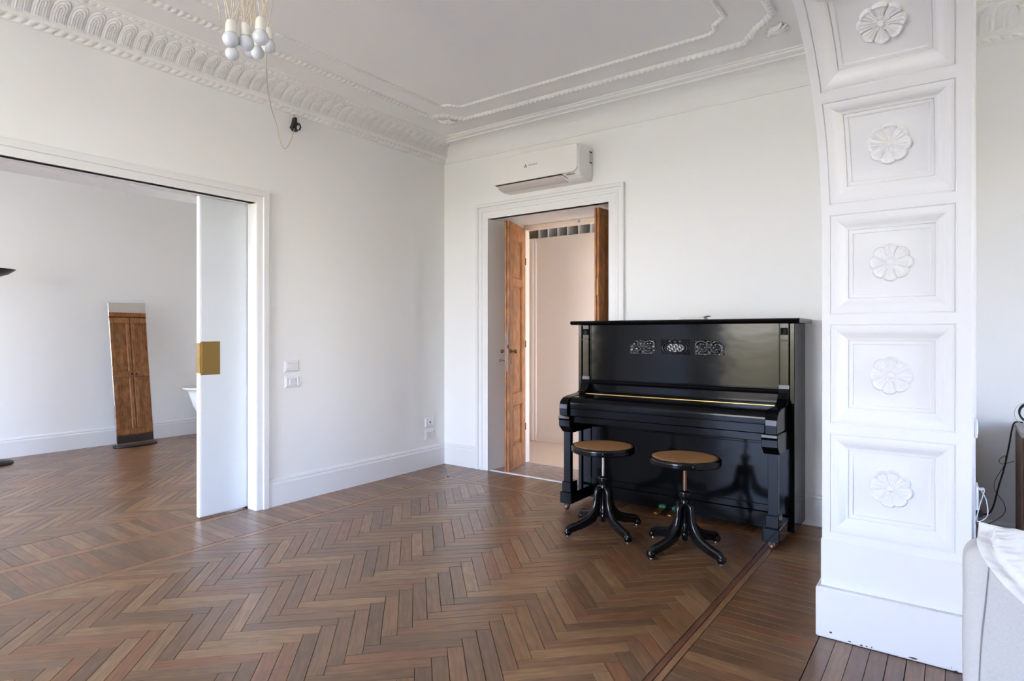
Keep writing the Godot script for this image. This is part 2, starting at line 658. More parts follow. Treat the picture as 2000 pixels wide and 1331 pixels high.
	moulding(st, [Vector2(0.545, 0), Vector2(0.545, 2.305), Vector2(1.77, 2.305), Vector2(1.77, 0)],
		[Vector2(0, -0.05), Vector2(0.0, 0.012), Vector2(0.062, 0.013), Vector2(0.066, 0.018), Vector2(0.084, 0.018), Vector2(0.088, 0.013), Vector2(0.106, 0.014), Vector2(0.110, 0.026), Vector2(0.132, 0.028), Vector2(0.138, 0.022), Vector2(0.138, 0.0)], on_back)
	t = part("trim_7", st, M.trim, self)
	t.set_meta("kind", "structure")

	# baseboards
	var base := [Vector2(0, 0), Vector2(0.018, 0), Vector2(0.018, 0.158), Vector2(0.012, 0.172), Vector2(0.014, 0.18), Vector2(0.008, 0.196), Vector2(0, 0.2)]
	baseboard("baseboard_left", Vector3(0, 0, 1.874), Vector3(0, 0, 0), Vector3.RIGHT, base)
	baseboard("baseboard_back_left", Vector3(0, 0, 0), Vector3(0.407, 0, 0), Vector3.BACK, base)
	baseboard("baseboard_back", Vector3(1.908, 0, 0), Vector3(AX0, 0, 0), Vector3.BACK, base)
	baseboard("baseboard_back_right", Vector3(4.10, 0, 0), Vector3(7.4, 0, 0), Vector3.BACK, base)
	var fl := baseboard("baseboard_far_left", Vector3(-3.73, 0, ZF), Vector3(-3.73, 0, -1.2), Vector3.RIGHT, base)
	for q in [Vector2(0.168, 2.134), Vector2(0.167, 1.844)]:
		chip(fl, Vector3(-3.7185, q.x, q.y), Vector3.BACK, 0.05, 0.006)

func window_frame(called: String, at: Vector3, size: Vector3, sideways: bool) -> void:
	var w := struct_node(called)
	w.position = at
	if sideways:
		w.rotation.y = -PI / 2
	for e in [[0.0, 0.05], [size.x / 2 - 0.03, size.x / 2 + 0.03], [size.x - 0.05, size.x]]:
		box_part("stile", Vector3(e[0], 0, -0.025), Vector3(e[1], size.y, 0.025), M.trim, w, 0.004)
	for e in [[0.0, 0.06], [size.y * 0.72 - 0.025, size.y * 0.72 + 0.025], [size.y - 0.06, size.y]]:
		box_part("rail", Vector3(0.05, e[0], -0.022), Vector3(size.x - 0.05, e[1], 0.022), M.trim, w, 0.004)

func baseboard(called: String, a: Vector3, b: Vector3, out: Vector3, prof: Array) -> Node3D:
	var st := new_st()
	var cen := (a + b) * 0.5 + Vector3(0, 0.1, 0) - out * 0.02
	for k in prof.size() - 1:
		var p: Vector3 = out * prof[k].x + Vector3.UP * prof[k].y
		var q: Vector3 = out * prof[k + 1].x + Vector3.UP * prof[k + 1].y
		quad_out(st, a + p, b + p, b + q, a + q, cen)
	var o := part(called, st, M.trim, self)
	o.set_meta("kind", "structure")
	return o

# a flake of missing paint, showing the dark ground
func chip(parent: Node, at: Vector3, along: Vector3, w: float, h: float) -> void:
	var poly := PackedVector2Array()
	for k in 9:
		var a := TAU * k / 9.0
		var r := rng.randf_range(0.6, 1.15)
		poly.append(Vector2(cos(a) * w * 0.5 * r, sin(a) * h * 0.5 * r))
	var st := new_st()
	var out := along.cross(Vector3.UP)
	prism(st, poly, -0.0006, 0.0006, Transform3D(Basis(along, Vector3.UP, out), at))
	part("paint_chip", st, M.chip, parent)

# ------------------------------------------------------------------ cornices and ceiling ropes
func cornices() -> void:
	# ornamented cornice: rope, fillet, scalloped leaf cove, bead; s runs along the wall
	var prof := [Vector2(0.0, 2.890), Vector2(0.008, 2.888), Vector2(0.020, 2.897), Vector2(0.028, 2.912), Vector2(0.030, 2.926), Vector2(0.036, 2.936), Vector2(0.044, 2.940), Vector2(0.056, 2.962), Vector2(0.082, 2.992), Vector2(0.125, 3.014), Vector2(0.192, 3.032), Vector2(0.198, 3.036), Vector2(0.206, 3.044), Vector2(0.220, 3.046), Vector2(0.232, 3.048), Vector2(0.238, 3.056), Vector2(0.245, 3.060)]
	var cum := [0.0]
	for k in prof.size() - 1:
		cum.append(cum[k] + prof[k].distance_to(prof[k + 1]))
	var total: float = cum[-1]
	var nv := 96
	var pts := []
	var nrm := []
	for j in nv + 1:
		var d := total * j / nv
		var k := 0
		while k < prof.size() - 2 and cum[k + 1] < d:
			k += 1
		var f: float = (d - cum[k]) / (cum[k + 1] - cum[k])
		pts.append(prof[k].lerp(prof[k + 1], clampf(f, 0, 1)))
	for j in nv + 1:
		var dd: Vector2 = (pts[mini(j + 2, nv)] - pts[maxi(j - 2, 0)]).normalized()
		nrm.append(Vector2(dd.y, -dd.x))
	var relief := func(s: float, j: int) -> float:
		var d := total * j / nv
		if d > cum[1] and d < cum[4]:      # rope of laid leaves
			var v: float = (d - cum[1]) / (cum[4] - cum[1])
			var ph := fposmod(s / 0.046 + v * 0.9, 1.0)
			return sin(PI * v) * (0.011 * pow(absf(sin(PI * ph)), 0.7) - 0.004)
		if d > cum[6] and d < cum[10]:     # scallops
			var v: float = (d - cum[6]) / (cum[10] - cum[6])
			var p := fposmod(s / 0.082, 1.0) - 0.5
			var r := sqrt(4.0 * p * p + pow(maxf(0.0, v - 0.50) / 0.48, 2.0))
			var edge := smoothstep(0.0, 0.08, v) * smoothstep(1.0, 0.94, v)
			return edge * (0.0028 * cos(TAU * 3.5 * r) * smoothstep(1.25, 0.9, r) + 0.0065 * smoothstep(1.15, 0.5, r))
		if d > cum[11] and d < cum[14]:    # small leaf-and-bead band
			var v: float = (d - cum[11]) / (cum[14] - cum[11])
			var ph := s / 0.041
			return sin(PI * v) * (0.007 * absf(sin(PI * ph)) + 0.003 * sin(TAU * (ph * 2.0 + v * 1.3)))
		return 0.0
	var nu := 1200
	var c := obj("trim_8", grid(nu, nv, func(i: int, j: int) -> Vector3:
		var s := 5.4 * i / nu
		var h: float = relief.call(s, j)
		return Vector3(pts[j].x + nrm[j].x * h, pts[j].y + nrm[j].y * h, s)), M.plaster, self)
	c.set_meta("kind", "structure")
	# same cornice in the sofa room, along the back wall
	c = obj("trim_9", grid(200, nv, func(i: int, j: int) -> Vector3:
		var s := 4.02 + 1.6 * i / 200.0
		var h: float = relief.call(s, j)
		return Vector3(s, pts[j].y + nrm[j].y * h, pts[j].x + nrm[j].x * h)), M.plaster, self)
	c.set_meta("kind", "structure")
	# plain coved cornice along the back wall of the piano room
	var st := new_st()
	var plain := [Vector2(0.0, 2.886), Vector2(0.008, 2.888), Vector2(0.010, 2.900)]
	for k in 13:
		var a := PI * 0.5 * k / 12.0
		plain.append(Vector2(0.012 + 0.155 * (1.0 - cos(a)), 2.900 + 0.128 * sin(a)))
	plain.append_array([Vector2(0.176, 3.026), Vector2(0.180, 3.036), Vector2(0.198, 3.040), Vector2(0.206, 3.034), Vector2(0.226, 3.040), Vector2(0.232, 3.050), Vector2(0.246, 3.052), Vector2(0.25, 3.061)])
	for k in plain.size() - 1:
		var p: Vector2 = plain[k]
		var q: Vector2 = plain[k + 1]
		quad(st, Vector3(-0.0, p.y, p.x), Vector3(AX0 + 0.01, p.y, p.x), Vector3(AX0 + 0.01, q.y, q.x), Vector3(0.0, q.y, q.x))
	c = part("trim_10", st, M.plaster, self)
	c.set_meta("kind", "structure")
	# rope frames on the ceiling
	var z1 := 6.8
	var inner := [Vector2(0.70, 0.85), Vector2(0.715, 0.815), Vector2(0.775, 0.80), Vector2(0.805, 0.755), Vector2(0.83, 0.715), Vector2(2.80, 0.715), Vector2(2.845, 0.745), Vector2(2.865, 0.815), Vector2(2.91, 0.85), Vector2(2.94, 0.88), Vector2(2.94, z1), Vector2(0.70, z1)]
	var outer := [Vector2(0.483, 0.73), Vector2(0.505, 0.69), Vector2(0.60, 0.66), Vector2(0.645, 0.555), Vector2(0.69, 0.487), Vector2(2.95, 0.487), Vector2(3.005, 0.56), Vector2(3.06, 0.64), Vector2(3.13, 0.70), Vector2(3.172, 0.76), Vector2(3.172, z1 + 0.22), Vector2(0.483, z1 + 0.22)]
	c = rope("trim_11", inner, 0.016, 0.034)
	c = rope("trim_12", outer, 0.024, 0.040)
	# leaf clusters outside the corners of the outer rope
	for q in [[Vector2(0.55, 0.56), Vector2(-1, -1)], [Vector2(3.115, 0.575), Vector2(1, -1)]]:
		var cl := struct_node("trim_%d" % (13 if q[0].x < 1 else 14))
		var dirv: Vector2 = q[1].normalized()
		for k in 7:
			var a := (k - 3) * 0.42
			var d := dirv.rotated(a)
			var len_ := 0.115 - 0.011 * absf(k - 3)
			var leaf := new_st(true)
			var ctr := []
			for t in 7:
				var f := t / 6.0
				var e: Vector2 = q[0] + d * len_ * f + d.orthogonal() * 0.012 * sin(f * PI) * (1 if k >= 3 else -1)
				ctr.append(Vector3(e.x, H - 0.004 - 0.012 * sin(f * PI), e.y))
			tube(leaf, ctr, [0.008, 0.014, 0.017, 0.016, 0.014, 0.011, 0.004], 8)
			part("leaf", leaf, M.plaster, cl)

func rope(called: String, path: Array, r: float, pitch: float) -> Node3D:
	var pts := []
	var n := path.size()
	for i in n:
		var a: Vector2 = path[i]
		var b: Vector2 = path[(i + 1) % n]
		var steps := maxi(2, int(a.distance_to(b) / 0.006))
		for k in steps:
			pts.append(a.lerp(b, float(k) / steps))
	var cum := [0.0]
	for i in pts.size():
		cum.append(cum[i] + pts[i].distance_to(pts[(i + 1) % pts.size()]))
	var nv := 10
	var cnt := pts.size()
	var mesh := grid(cnt, nv, func(i: int, j: int) -> Vector3:
		var d: Vector2 = (pts[(i + 1) % cnt] - pts[(i + cnt - 1) % cnt]).normalized()
		var s := Vector2(-d.y, d.x)
		var a := PI * j / nv
		var rr: float = r * (0.72 + 0.36 * absf(sin(PI * cum[i] / pitch + a * 0.8)))
		var e: Vector2 = pts[i] + s * cos(a) * rr
		return Vector3(e.x, H + 0.001 - sin(a) * rr * 1.05, e.y), true)
	var o := obj(called, mesh, M.plaster, self)
	o.set_meta("kind", "structure")
	return o

# ------------------------------------------------------------------ arch wall
const AR := 0.79
const AH0 := 1.63
const ATH := 1.309
const AR2 := 5.0
const AZC := 3.45
var a_s1 := AH0 + AR * ATH
var a_half := AH0 + AR * ATH + AR2 * (PI * 0.5 - ATH)

# (z, y) of the intrados and its inward normal, s along the curve
func arch_at(s: float) -> Array:
	var flip := false
	if s > a_half:
		s = 2.0 * a_half - s
		flip = true
	var p: Vector2
	var n: Vector2
	if s < AH0:
		p = Vector2(AZ, s)
		n = Vector2(-1, 0)
	elif s < a_s1:
		var th := (s - AH0) / AR
		p = Vector2(AZ + AR * (1.0 - cos(th)), AH0 + AR * sin(th))
		n = Vector2(-cos(th), sin(th))
	else:
		var th := ATH + (s - a_s1) / AR2
		var c := Vector2(AZC, AH0 + AR * sin(ATH) - AR2 * sin(ATH))
		p = c + Vector2(-cos(th), sin(th)) * AR2
		n = Vector2(-cos(th), sin(th))
	if flip:
		p.x = 2.0 * AZC - p.x
		n.x = -n.x
	return [p, n]

func arch_pt(x: float, s: float, d: float) -> Vector3:
	var q := arch_at(s)
	var e: Vector2 = q[0] + q[1] * d
	return Vector3(x, e.y, e.x)

func arch_strip(st: SurfaceTool, x0: float, x1: float, s0: float, s1: float) -> void:
	var n := maxi(1, int((s1 - s0) / 0.04))
	for i in n:
		var a := lerpf(s0, s1, float(i) / n)
		var b := lerpf(s0, s1, float(i + 1) / n)
		quad(st, arch_pt(x0, a, 0), arch_pt(x1, a, 0), arch_pt(x1, b, 0), arch_pt(x0, b, 0))

func arch_wall() -> void:
	var w := struct_node("wall_right")
	var total := 2.0 * a_half
	var px0 := 3.582
	var px1 := 4.006
	var spans := []
	for k in 7:
		spans.append(Vector2(0.430 + 0.4505 * k, 0.430 + 0.4505 * k + 0.409))
	spans.append(Vector2(a_half - 0.2045, a_half + 0.2045))
	for k in 7:
		var s: Vector2 = spans[6 - k]
		spans.append(Vector2(total - s.y, total - s.x))
	# soffit bands round the coffers
	var st := new_st()
	arch_strip(st, AX0, px0, 0.0, total)
	arch_strip(st, px1, AX1, 0.0, total)
	var prev := 0.0
	for s in spans:
		arch_strip(st, px0, px1, prev, s.x)
		prev = s.y
	arch_strip(st, px0, px1, prev, total)
	part("soffit", st, M.arch, w)
	# masonry: pier, header and the near pier
	st = new_st()
	for side in [AX0, AX1]:
		var n := 120
		for i in n:
			var p0: Vector2 = arch_at(AH0 + (total - 2 * AH0) * i / n)[0]
			var p1: Vector2 = arch_at(AH0 + (total - 2 * AH0) * (i + 1) / n)[0]
			var a := Vector3(side, p0.y, p0.x)
			var b := Vector3(side, p1.y, p1.x)
			quad_out(st, a, b, Vector3(side, H, p1.x), Vector3(side, H, p0.x), Vector3(3.8, p0.y, p0.x))
	for zz in [[AZ, 0.0, 4.10], [2.0 * AZC - AZ, ZF, AX1]]:
		quad_out(st, Vector3(AX0, 0, zz[0]), Vector3(AX0, 0, zz[1]), Vector3(AX0, H, zz[1]), Vector3(AX0, H, zz[0]), Vector3(3.8, 1, zz[0]))
		quad_out(st, Vector3(AX1, 0, zz[0]), Vector3(zz[2], 0, zz[1]), Vector3(zz[2], H, zz[1]), Vector3(AX1, H, zz[0]), Vector3(3.8, 1, zz[0]))
	part("masonry", st, M.arch, w)
	# coffers
	var prof := [Vector2(0.0, 0.0), Vector2(0.0012, 0.006), Vector2(0.0035, 0.0065), Vector2(0.006, 0.003), Vector2(0.016, 0.002), Vector2(0.026, 0.0028), Vector2(0.034, 0.005), Vector2(0.042, 0.009), Vector2(0.049, 0.0145), Vector2(0.056, 0.0185), Vector2(0.0635, 0.020), Vector2(0.0645, 0.026), Vector2(0.0665, 0.026), Vector2(0.0680, 0.0235), Vector2(0.0800, 0.0235), Vector2(0.0810, 0.031), Vector2(0.085, 0.031)]
	for s in spans:
		var c := new_st()
		for k in prof.size() - 1:
			coffer_ring(c, px0, px1, s, prof[k], prof[k + 1])
		var i: float = prof[-1].x
		var d: float = prof[-1].y
		for t in 8:
			var sa := lerpf(s.x + i, s.y - i, t / 8.0)
			var sb := lerpf(s.x + i, s.y - i, (t + 1) / 8.0)
			quad(c, arch_pt(px0 + i, sa, d), arch_pt(px1 - i, sa, d), arch_pt(px1 - i, sb, d), arch_pt(px0 + i, sb, d))
		var panel := part("coffer", c, M.arch, w)
		var turn := rng.randf_range(0, 0.7)
		obj("rosette", rosette((px0 + px1) * 0.5, (s.x + s.y) * 0.5, d, turn), M.arch, panel)
	# plinth at the foot of the pier
	var pl := struct_node("baseboard_right")
	for k in 2:
		var z0 := 0.0 if k == 0 else ZF
		var z1 := AZ if k == 0 else 2.0 * AZC - AZ
		var sg := 1.0 if k == 0 else -1.0
		box_part("plinth", Vector3(AX0 - 0.02, 0, z0), Vector3(AX1 + 0.035, 0.206, z1 + sg * 0.032), M.arch, pl, 0.006)
		box_part("dado", Vector3(AX0 - 0.004, 0.206, z0), Vector3(AX1 + 0.006, 0.400, z1 + sg * 0.006), M.arch, pl, 0.003)
	for q in [[3.589, 0.029, 0.012, 0.008], [3.658, 0.012, 0.016, 0.004], [3.699, 0.010, 0.008, 0.007], [3.717, 0.011, 0.008, 0.006], [3.735, 0.012, 0.004, 0.008], [3.872, 0.012, 0.034, 0.007], [3.99, 0.014, 0.004, 0.004], [4.003, 0.004, 0.018, 0.006]]:
		chip(pl, Vector3(q[0], q[1], AZ + 0.0322), Vector3.LEFT, q[2], q[3])

func coffer_ring(st: SurfaceTool, x0: float, x1: float, s: Vector2, a: Vector2, b: Vector2) -> void:
	var n := 10
	for t in n:
		var fa := float(t) / n
		var fb := float(t + 1) / n
		var sa0 := lerpf(s.x + a.x, s.y - a.x, fa)
		var sa1 := lerpf(s.x + a.x, s.y - a.x, fb)
		var sb0 := lerpf(s.x + b.x, s.y - b.x, fa)
		var sb1 := lerpf(s.x + b.x, s.y - b.x, fb)
		quad(st, arch_pt(x0 + a.x, sa0, a.y), arch_pt(x0 + b.x, sb0, b.y), arch_pt(x0 + b.x, sb1, b.y), arch_pt(x0 + a.x, sa1, a.y))
		quad(st, arch_pt(x1 - b.x, sb0, b.y), arch_pt(x1 - a.x, sa0, a.y), arch_pt(x1 - a.x, sa1, a.y), arch_pt(x1 - b.x, sb1, b.y))
	for e in [[s.x + a.x, s.x + b.x], [s.y - b.x, s.y - a.x]]:
		var first: bool = e[0] == s.x + a.x
		var i0 := a if first else b
		var i1 := b if first else a
		quad(st, arch_pt(x0 + i0.x, e[0], i0.y), arch_pt(x1 - i0.x, e[0], i0.y), arch_pt(x1 - i1.x, e[1], i1.y), arch_pt(x0 + i1.x, e[1], i1.y))

# an eight-petalled flower modelled in relief on a coffer
func rosette(cx: float, cs: float, d: float, turn: float) -> ArrayMesh:
	var nr := 26
	var na := 120
	return grid(na, nr, func(i: int, j: int) -> Vector3:
		var a := TAU * i / na
		var f := float(j) / nr
		var lobe := absf(cos(4.0 * a + turn))           # 1 in the middle of a petal, 0 between petals
		var rim := 0.078 * (0.84 + 0.16 * pow(lobe, 0.45))
		var r := f * rim
		var h := 0.0
		if r < 0.010:
			h = 0.014 + 0.004 * sqrt(maxf(0.0, 1.0 - pow(r / 0.010, 2.0)))
		elif r < 0.030:                                  # small ring of stamens round the eye
			h = 0.009 + 0.003 * absf(cos(8.0 * a + turn)) * sin(PI * (r - 0.010) / 0.020)
		else:
			var g := (r - 0.030) / (rim - 0.030)
			h = 0.006 + 0.004 * pow(lobe, 0.5) + 0.007 * exp(-pow((g - 0.84) / 0.12, 2.0)) * pow(lobe, 0.4) + 0.0012 * cos(24.0 * a)
			h -= 0.004 * exp(-pow(lobe / 0.18, 2.0))
		if j >= nr - 1:
			h = 0.004 if j == nr - 1 else -0.004
		return arch_pt(cx + r * cos(a), cs + r * sin(a), d - h), true)

# ------------------------------------------------------------------ parquet
const PW := 0.0639
const PL := 0.393
var boards := []
var full_meshes := {}

func px_of(p: Vector3) -> Vector2:
	var a := deg_to_rad(YAW)
	var q := p - CAM
	var z := -q.x * sin(a) - q.z * cos(a)
	if z < 0.3:
		return Vector2(-9999, -9999)
	return Vector2(1000.0 + FOC * (q.x * cos(a) - q.z * sin(a)) / z, 653.0 - FOC * q.y / z)

func add_board(c: Vector2, ang: float, l: float, w: float, region: PackedVector2Array, tone := -1) -> void:
	var e := Vector2.from_angle(ang)
	var f := Vector2(-e.y, e.x)
	var world := PackedVector2Array([c - e * l / 2 - f * w / 2, c + e * l / 2 - f * w / 2, c + e * l / 2 + f * w / 2, c - e * l / 2 + f * w / 2])
	var whole := true
	if region.size() > 0:
		for p in world:
			if not Geometry2D.is_point_in_polygon(p, region):
				whole = false
		if not whole:
			var cut := Geometry2D.intersect_polygons(world, region)
			if cut.size() == 0:
				return
			world = cut[0]
			if absf(area(world)) < 0.0006:
				return
	var local := PackedVector2Array()
	for p in world:
		local.append(Vector2((p - c).dot(e), (p - c).dot(f)))
	# size in the photograph
	var shown := PackedVector2Array()
	for p in world:
		shown.append(px_of(Vector3(p.x, 0, p.y)))
	var mid := Vector2.ZERO
	for p in shown:
		mid += p / shown.size()
	var big := absf(area(shown)) if mid.x > -20 and mid.x < 2020 and mid.y > 0 and mid.y < 1345 else 0.0
	if c.x < -0.5 and mid.x > 383:
		big = 0.0
	if c.x > 4.06:
		big *= 0.01
	boards.append({"c": c, "ang": ang, "poly": local, "whole": whole, "big": big, "tone": tone, "l": l, "w": w})

func area(p: PackedVector2Array) -> float:
	var s := 0.0
	for i in p.size():
		s += p[i].cross(p[(i + 1) % p.size()])
	return s * 0.5

func board_mesh(poly: PackedVector2Array, off: Vector2) -> ArrayMesh:
	if area(poly) < 0:
		poly = poly.duplicate()
		poly.reverse()
	var g := rng.randf_range(0.0006, 0.0015)
	var b := 0.0008
	var o := Geometry2D.offset_polygon(poly, -g, Geometry2D.JOIN_MITER)
	var t := Geometry2D.offset_polygon(poly, -g - b, Geometry2D.JOIN_MITER)
	if o.size() == 0 or t.size() == 0 or o[0].size() != t[0].size():
		o = [poly]
		t = [poly]
	var lo: PackedVector2Array = o[0]
	var hi: PackedVector2Array = t[0]
	var st := new_st()
	var n := hi.size()
	var v := func(p: Vector2, y: float) -> void:
		st.set_uv(Vector2(p.x / 1.3, p.y / 0.2) + off)
		st.add_vertex(Vector3(p.x, y, p.y))
	# match the starting corners of the two outlines
	var shift := 0
	for i in n:
		if lo[i].distance_to(hi[0]) < lo[shift].distance_to(hi[0]):
			shift = i
	for i in range(1, n - 1):
		v.call(hi[0], 0.0)
		v.call(hi[i], 0.0)
		v.call(hi[i + 1], 0.0)
	for i in n:
		var j := (i + 1) % n
		var a := lo[(i + shift) % n]
		var c := lo[(j + shift) % n]
		for q in [[hi[i], 0.0, hi[j], 0.0, a, -b, c, -b], [a, -b, c, -b, a, -0.006, c, -0.006]]:
			v.call(q[0], q[1])
			v.call(q[4], q[5])
			v.call(q[2], q[3])
			v.call(q[2], q[3])
			v.call(q[4], q[5])
			v.call(q[6], q[7])
	return done(st)

func herringbone(region: PackedVector2Array, a0: float, b0: float, lo: Vector2, hi: Vector2) -> void:
	for j in range(-14, 15):
		for k in range(-90, 110):
			var h := Vector2(a0 + k * PW + j * PL + PL / 2, b0 + k * PW - j * PL + PW / 2)
			var v := Vector2(a0 + PL + PW / 2 + k * PW + j * PL, b0 + PW - PL / 2 + k * PW - j * PL)
			for q in [[h, PI / 4], [v, PI * 0.75]]:
				var p := Vector2((q[0].x - q[0].y) / sqrt(2.0), (q[0].x + q[0].y) / sqrt(2.0))
				if p.x < lo.x - 0.3 or p.x > hi.x + 0.3 or p.y < lo.y - 0.3 or p.y > hi.y + 0.3:
					continue
				add_board(p, q[1], PL, PW, region)

func rect_poly(x0: float, z0: float, x1: float, z1: float) -> PackedVector2Array:
	return PackedVector2Array([Vector2(x0, z0), Vector2(x1, z0), Vector2(x1, z1), Vector2(x0, z1)])

func row(x0: float, x1: float, z0: float, z1: float, w: float, along_x: bool, region := PackedVector2Array()) -> void:
	# boards laid side by side, each reaching across the border
	var p := z0 if along_x else x0
	var end := z1 if along_x else x1
	while p < end - 0.01:
		var ww := minf(w * rng.randf_range(0.93, 1.08), end - p)
		if along_x:
			add_board(Vector2((x0 + x1) / 2, p + ww / 2), 0.0, x1 - x0, ww, region)
		else:
			add_board(Vector2(p + ww / 2, (z0 + z1) / 2), PI / 2, z1 - z0, ww, region)
		p += ww

func strip(x0: float, x1: float, z0: float, z1: float, along_x: bool, tone: int) -> void:
	var p := x0 if along_x else z0
	var end := x1 if along_x else z1
	while p < end - 0.01:
		var l := minf(rng.randf_range(0.9, 1.5), end - p)
		if along_x:
			add_board(Vector2(p + l / 2, (z0 + z1) / 2), 0.0, l, z1 - z0, PackedVector2Array(), tone)
		else:
			add_board(Vector2((x0 + x1) / 2, p + l / 2), PI / 2, l, x1 - x0, PackedVector2Array(), tone)
		p += l

func parquet() -> void:
	var fl := struct_node("floor")
	box_part("subfloor", Vector3(-3.73, -0.08, -1.2), Vector3(7.4, -0.0055, ZF), M.gap, fl, 0.0)
	var slab := box_part("boarding", Vector3(5.52, -0.0055, 0.0), Vector3(7.4, -0.001, ZF), M.planks[1], fl, 0.0)
	slab = box_part("boarding", Vector3(4.07, -0.0055, 2.6), Vector3(5.52, -0.001, ZF), M.planks[1], fl, 0.0)
	# piano room
	herringbone(rect_poly(0.472, 0.452, 3.088, 7.48), 2.9705, 0.349, Vector2(0.47, 0.45), Vector2(3.09, 7.48))
	strip(0.420, 0.470, 0.42, 7.48, false, 8)
	strip(0.420, 3.088, 0.392, 0.450, true, 8)
	strip(3.090, 3.117, 0.0, 7.48, false, 9)
	strip(3.119, 3.147, 0.0, 7.48, false, 8)
	row(0.004, 0.418, 0.0, 1.972, 0.0643, true, PackedVector2Array([Vector2(0, 0), Vector2(0.42, 0.42), Vector2(0.42, 2.2), Vector2(0, 2.2)]))
	row(-0.016, 0.418, 1.972, 4.30, 0.0643, true)
	row(0.004, 0.418, 4.30, 7.48, 0.0643, true)
	row(0.0, 3.088, 0.004, 0.390, 0.0643, false, PackedVector2Array([Vector2(0, 0), Vector2(3.1, 0), Vector2(3.1, 0.4), Vector2(0.4, 0.4)]))
	row(3.149, 3.546, 0.004, 7.48, 0.0625, true)
	# under the arch: long boards
	var x := 3.549
	while x < 4.06:
		var z := 1.6
		while z < 5.29:
			var l := minf(rng.randf_range(0.8, 1.5), 5.33 - z)
			add_board(Vector2(x + 0.0302, z + l / 2), PI / 2, l, 0.0604, PackedVector2Array())
			z += l
		x += 0.0604
	# sofa room, near the arch
	herringbone(rect_poly(4.085, 0.02, 5.52, 2.6), 2.95, -1.60, Vector2(4.1, 0.0), Vector2(5.5, 2.6))
	# threshold and left room
	strip(-0.085, -0.018, 1.972, 4.30, false, 8)
	row(-0.462, -0.087, 1.972, 4.30, 0.0643, true)
	herringbone(rect_poly(-3.72, -1.19, -0.466, 7.48), 0.55, 1.93, Vector2(-3.72, -1.2), Vector2(-0.466, 7.48))
	# the 300 boards that show largest are parts of their own, the rest one part
	boards.sort_custom(func(p, q): return p.big > q.big)
	var rest := []
	for t in 10:
		rest.append(new_st())
	var used := {}
	for i in boards.size():
		var b: Dictionary = boards[i]
		var tone: int = b.tone if b.tone >= 0 else rng.randi_range(0, 7)
		var m: Material = M.strip if tone == 8 else M.strip_dark if tone == 9 else M.planks[tone]
		var mesh: ArrayMesh
		if b.whole and b.l == PL:
			var key := rng.randi_range(0, 9)
			if not full_meshes.has(key):
				full_meshes[key] = board_mesh(b.poly, Vector2(rng.randf(), rng.randf()))
			mesh = full_meshes[key]
		else:
			mesh = board_mesh(b.poly, Vector2(rng.randf(), rng.randf()))
		var bas := Basis(Vector3.UP, -b.ang) * Basis(Vector3.RIGHT, rng.randf_range(-0.004, 0.004))
		var at := Transform3D(bas, Vector3(b.c.x, rng.randf_range(-0.0005, 0.0), b.c.y))
		if i < 300:
			var o := obj("plank", mesh, m, fl)
			o.transform = at
		else:
			rest[tone].append_from(mesh, 0, at)
			used[tone] = true
	var joined := ArrayMesh.new()
	for t in 10:
		if used.has(t):
			rest[t].commit(joined)
			joined.surface_set_material(joined.get_surface_count() - 1, M.strip if t == 8 else M.strip_dark if t == 9 else M.planks[t])
	var o := obj("planks_further_off", joined, null, fl)
	o.set_meta("kind", "stuff")

# ------------------------------------------------------------------ doors
func doors() -> void:
	# white pocket door, half drawn out of the wall
	var d := struct_node("door_1")
	d.set_meta("label", "white sliding pocket door with a square brass pull, half drawn")
	box_part("leaf", Vector3(-0.152, 0.012, 1.10), Vector3(-0.110, 2.188, 2.300), M.leafdoor, d, 0.003)
	box_part("edge_strip", Vector3(-0.150, 0.012, 2.300), Vector3(-0.112, 2.188, 2.308), M.trim, d, 0.002)
	var pull := box_part("flush_pull", Vector3(-0.1105, 0.972, 2.168), Vector3(-0.1075, 1.200, 2.302), M.pull, d, 0.001)
	box_part("pull_edge", Vector3(-0.150, 0.985, 2.300), Vector3(-0.1075, 1.190, 2.3105), M.pull, pull, 0.001)
	box_part("pull_recess", Vector3(-0.1076, 0.976, 2.288), Vector3(-0.1068, 1.196, 2.300), M.brass, pull, 0.0003)
	# pine double door, both leaves standing open towards the piano room
	d = struct_node("door_2")
	d.set_meta("label", "open pine door leaf with three panels, key in its lock")
	door_leaf(d, Vector3(0.622, 0.004, -0.475), Vector3(0.748, 0.004, -0.045), true)
	d = struct_node("door_3")
	d.set_meta("label", "open pine door leaf seen edge-on behind the piano")
	door_leaf(d, Vector3(1.705, 0.004, -0.475), Vector3(1.676, 0.004, -0.012), false)

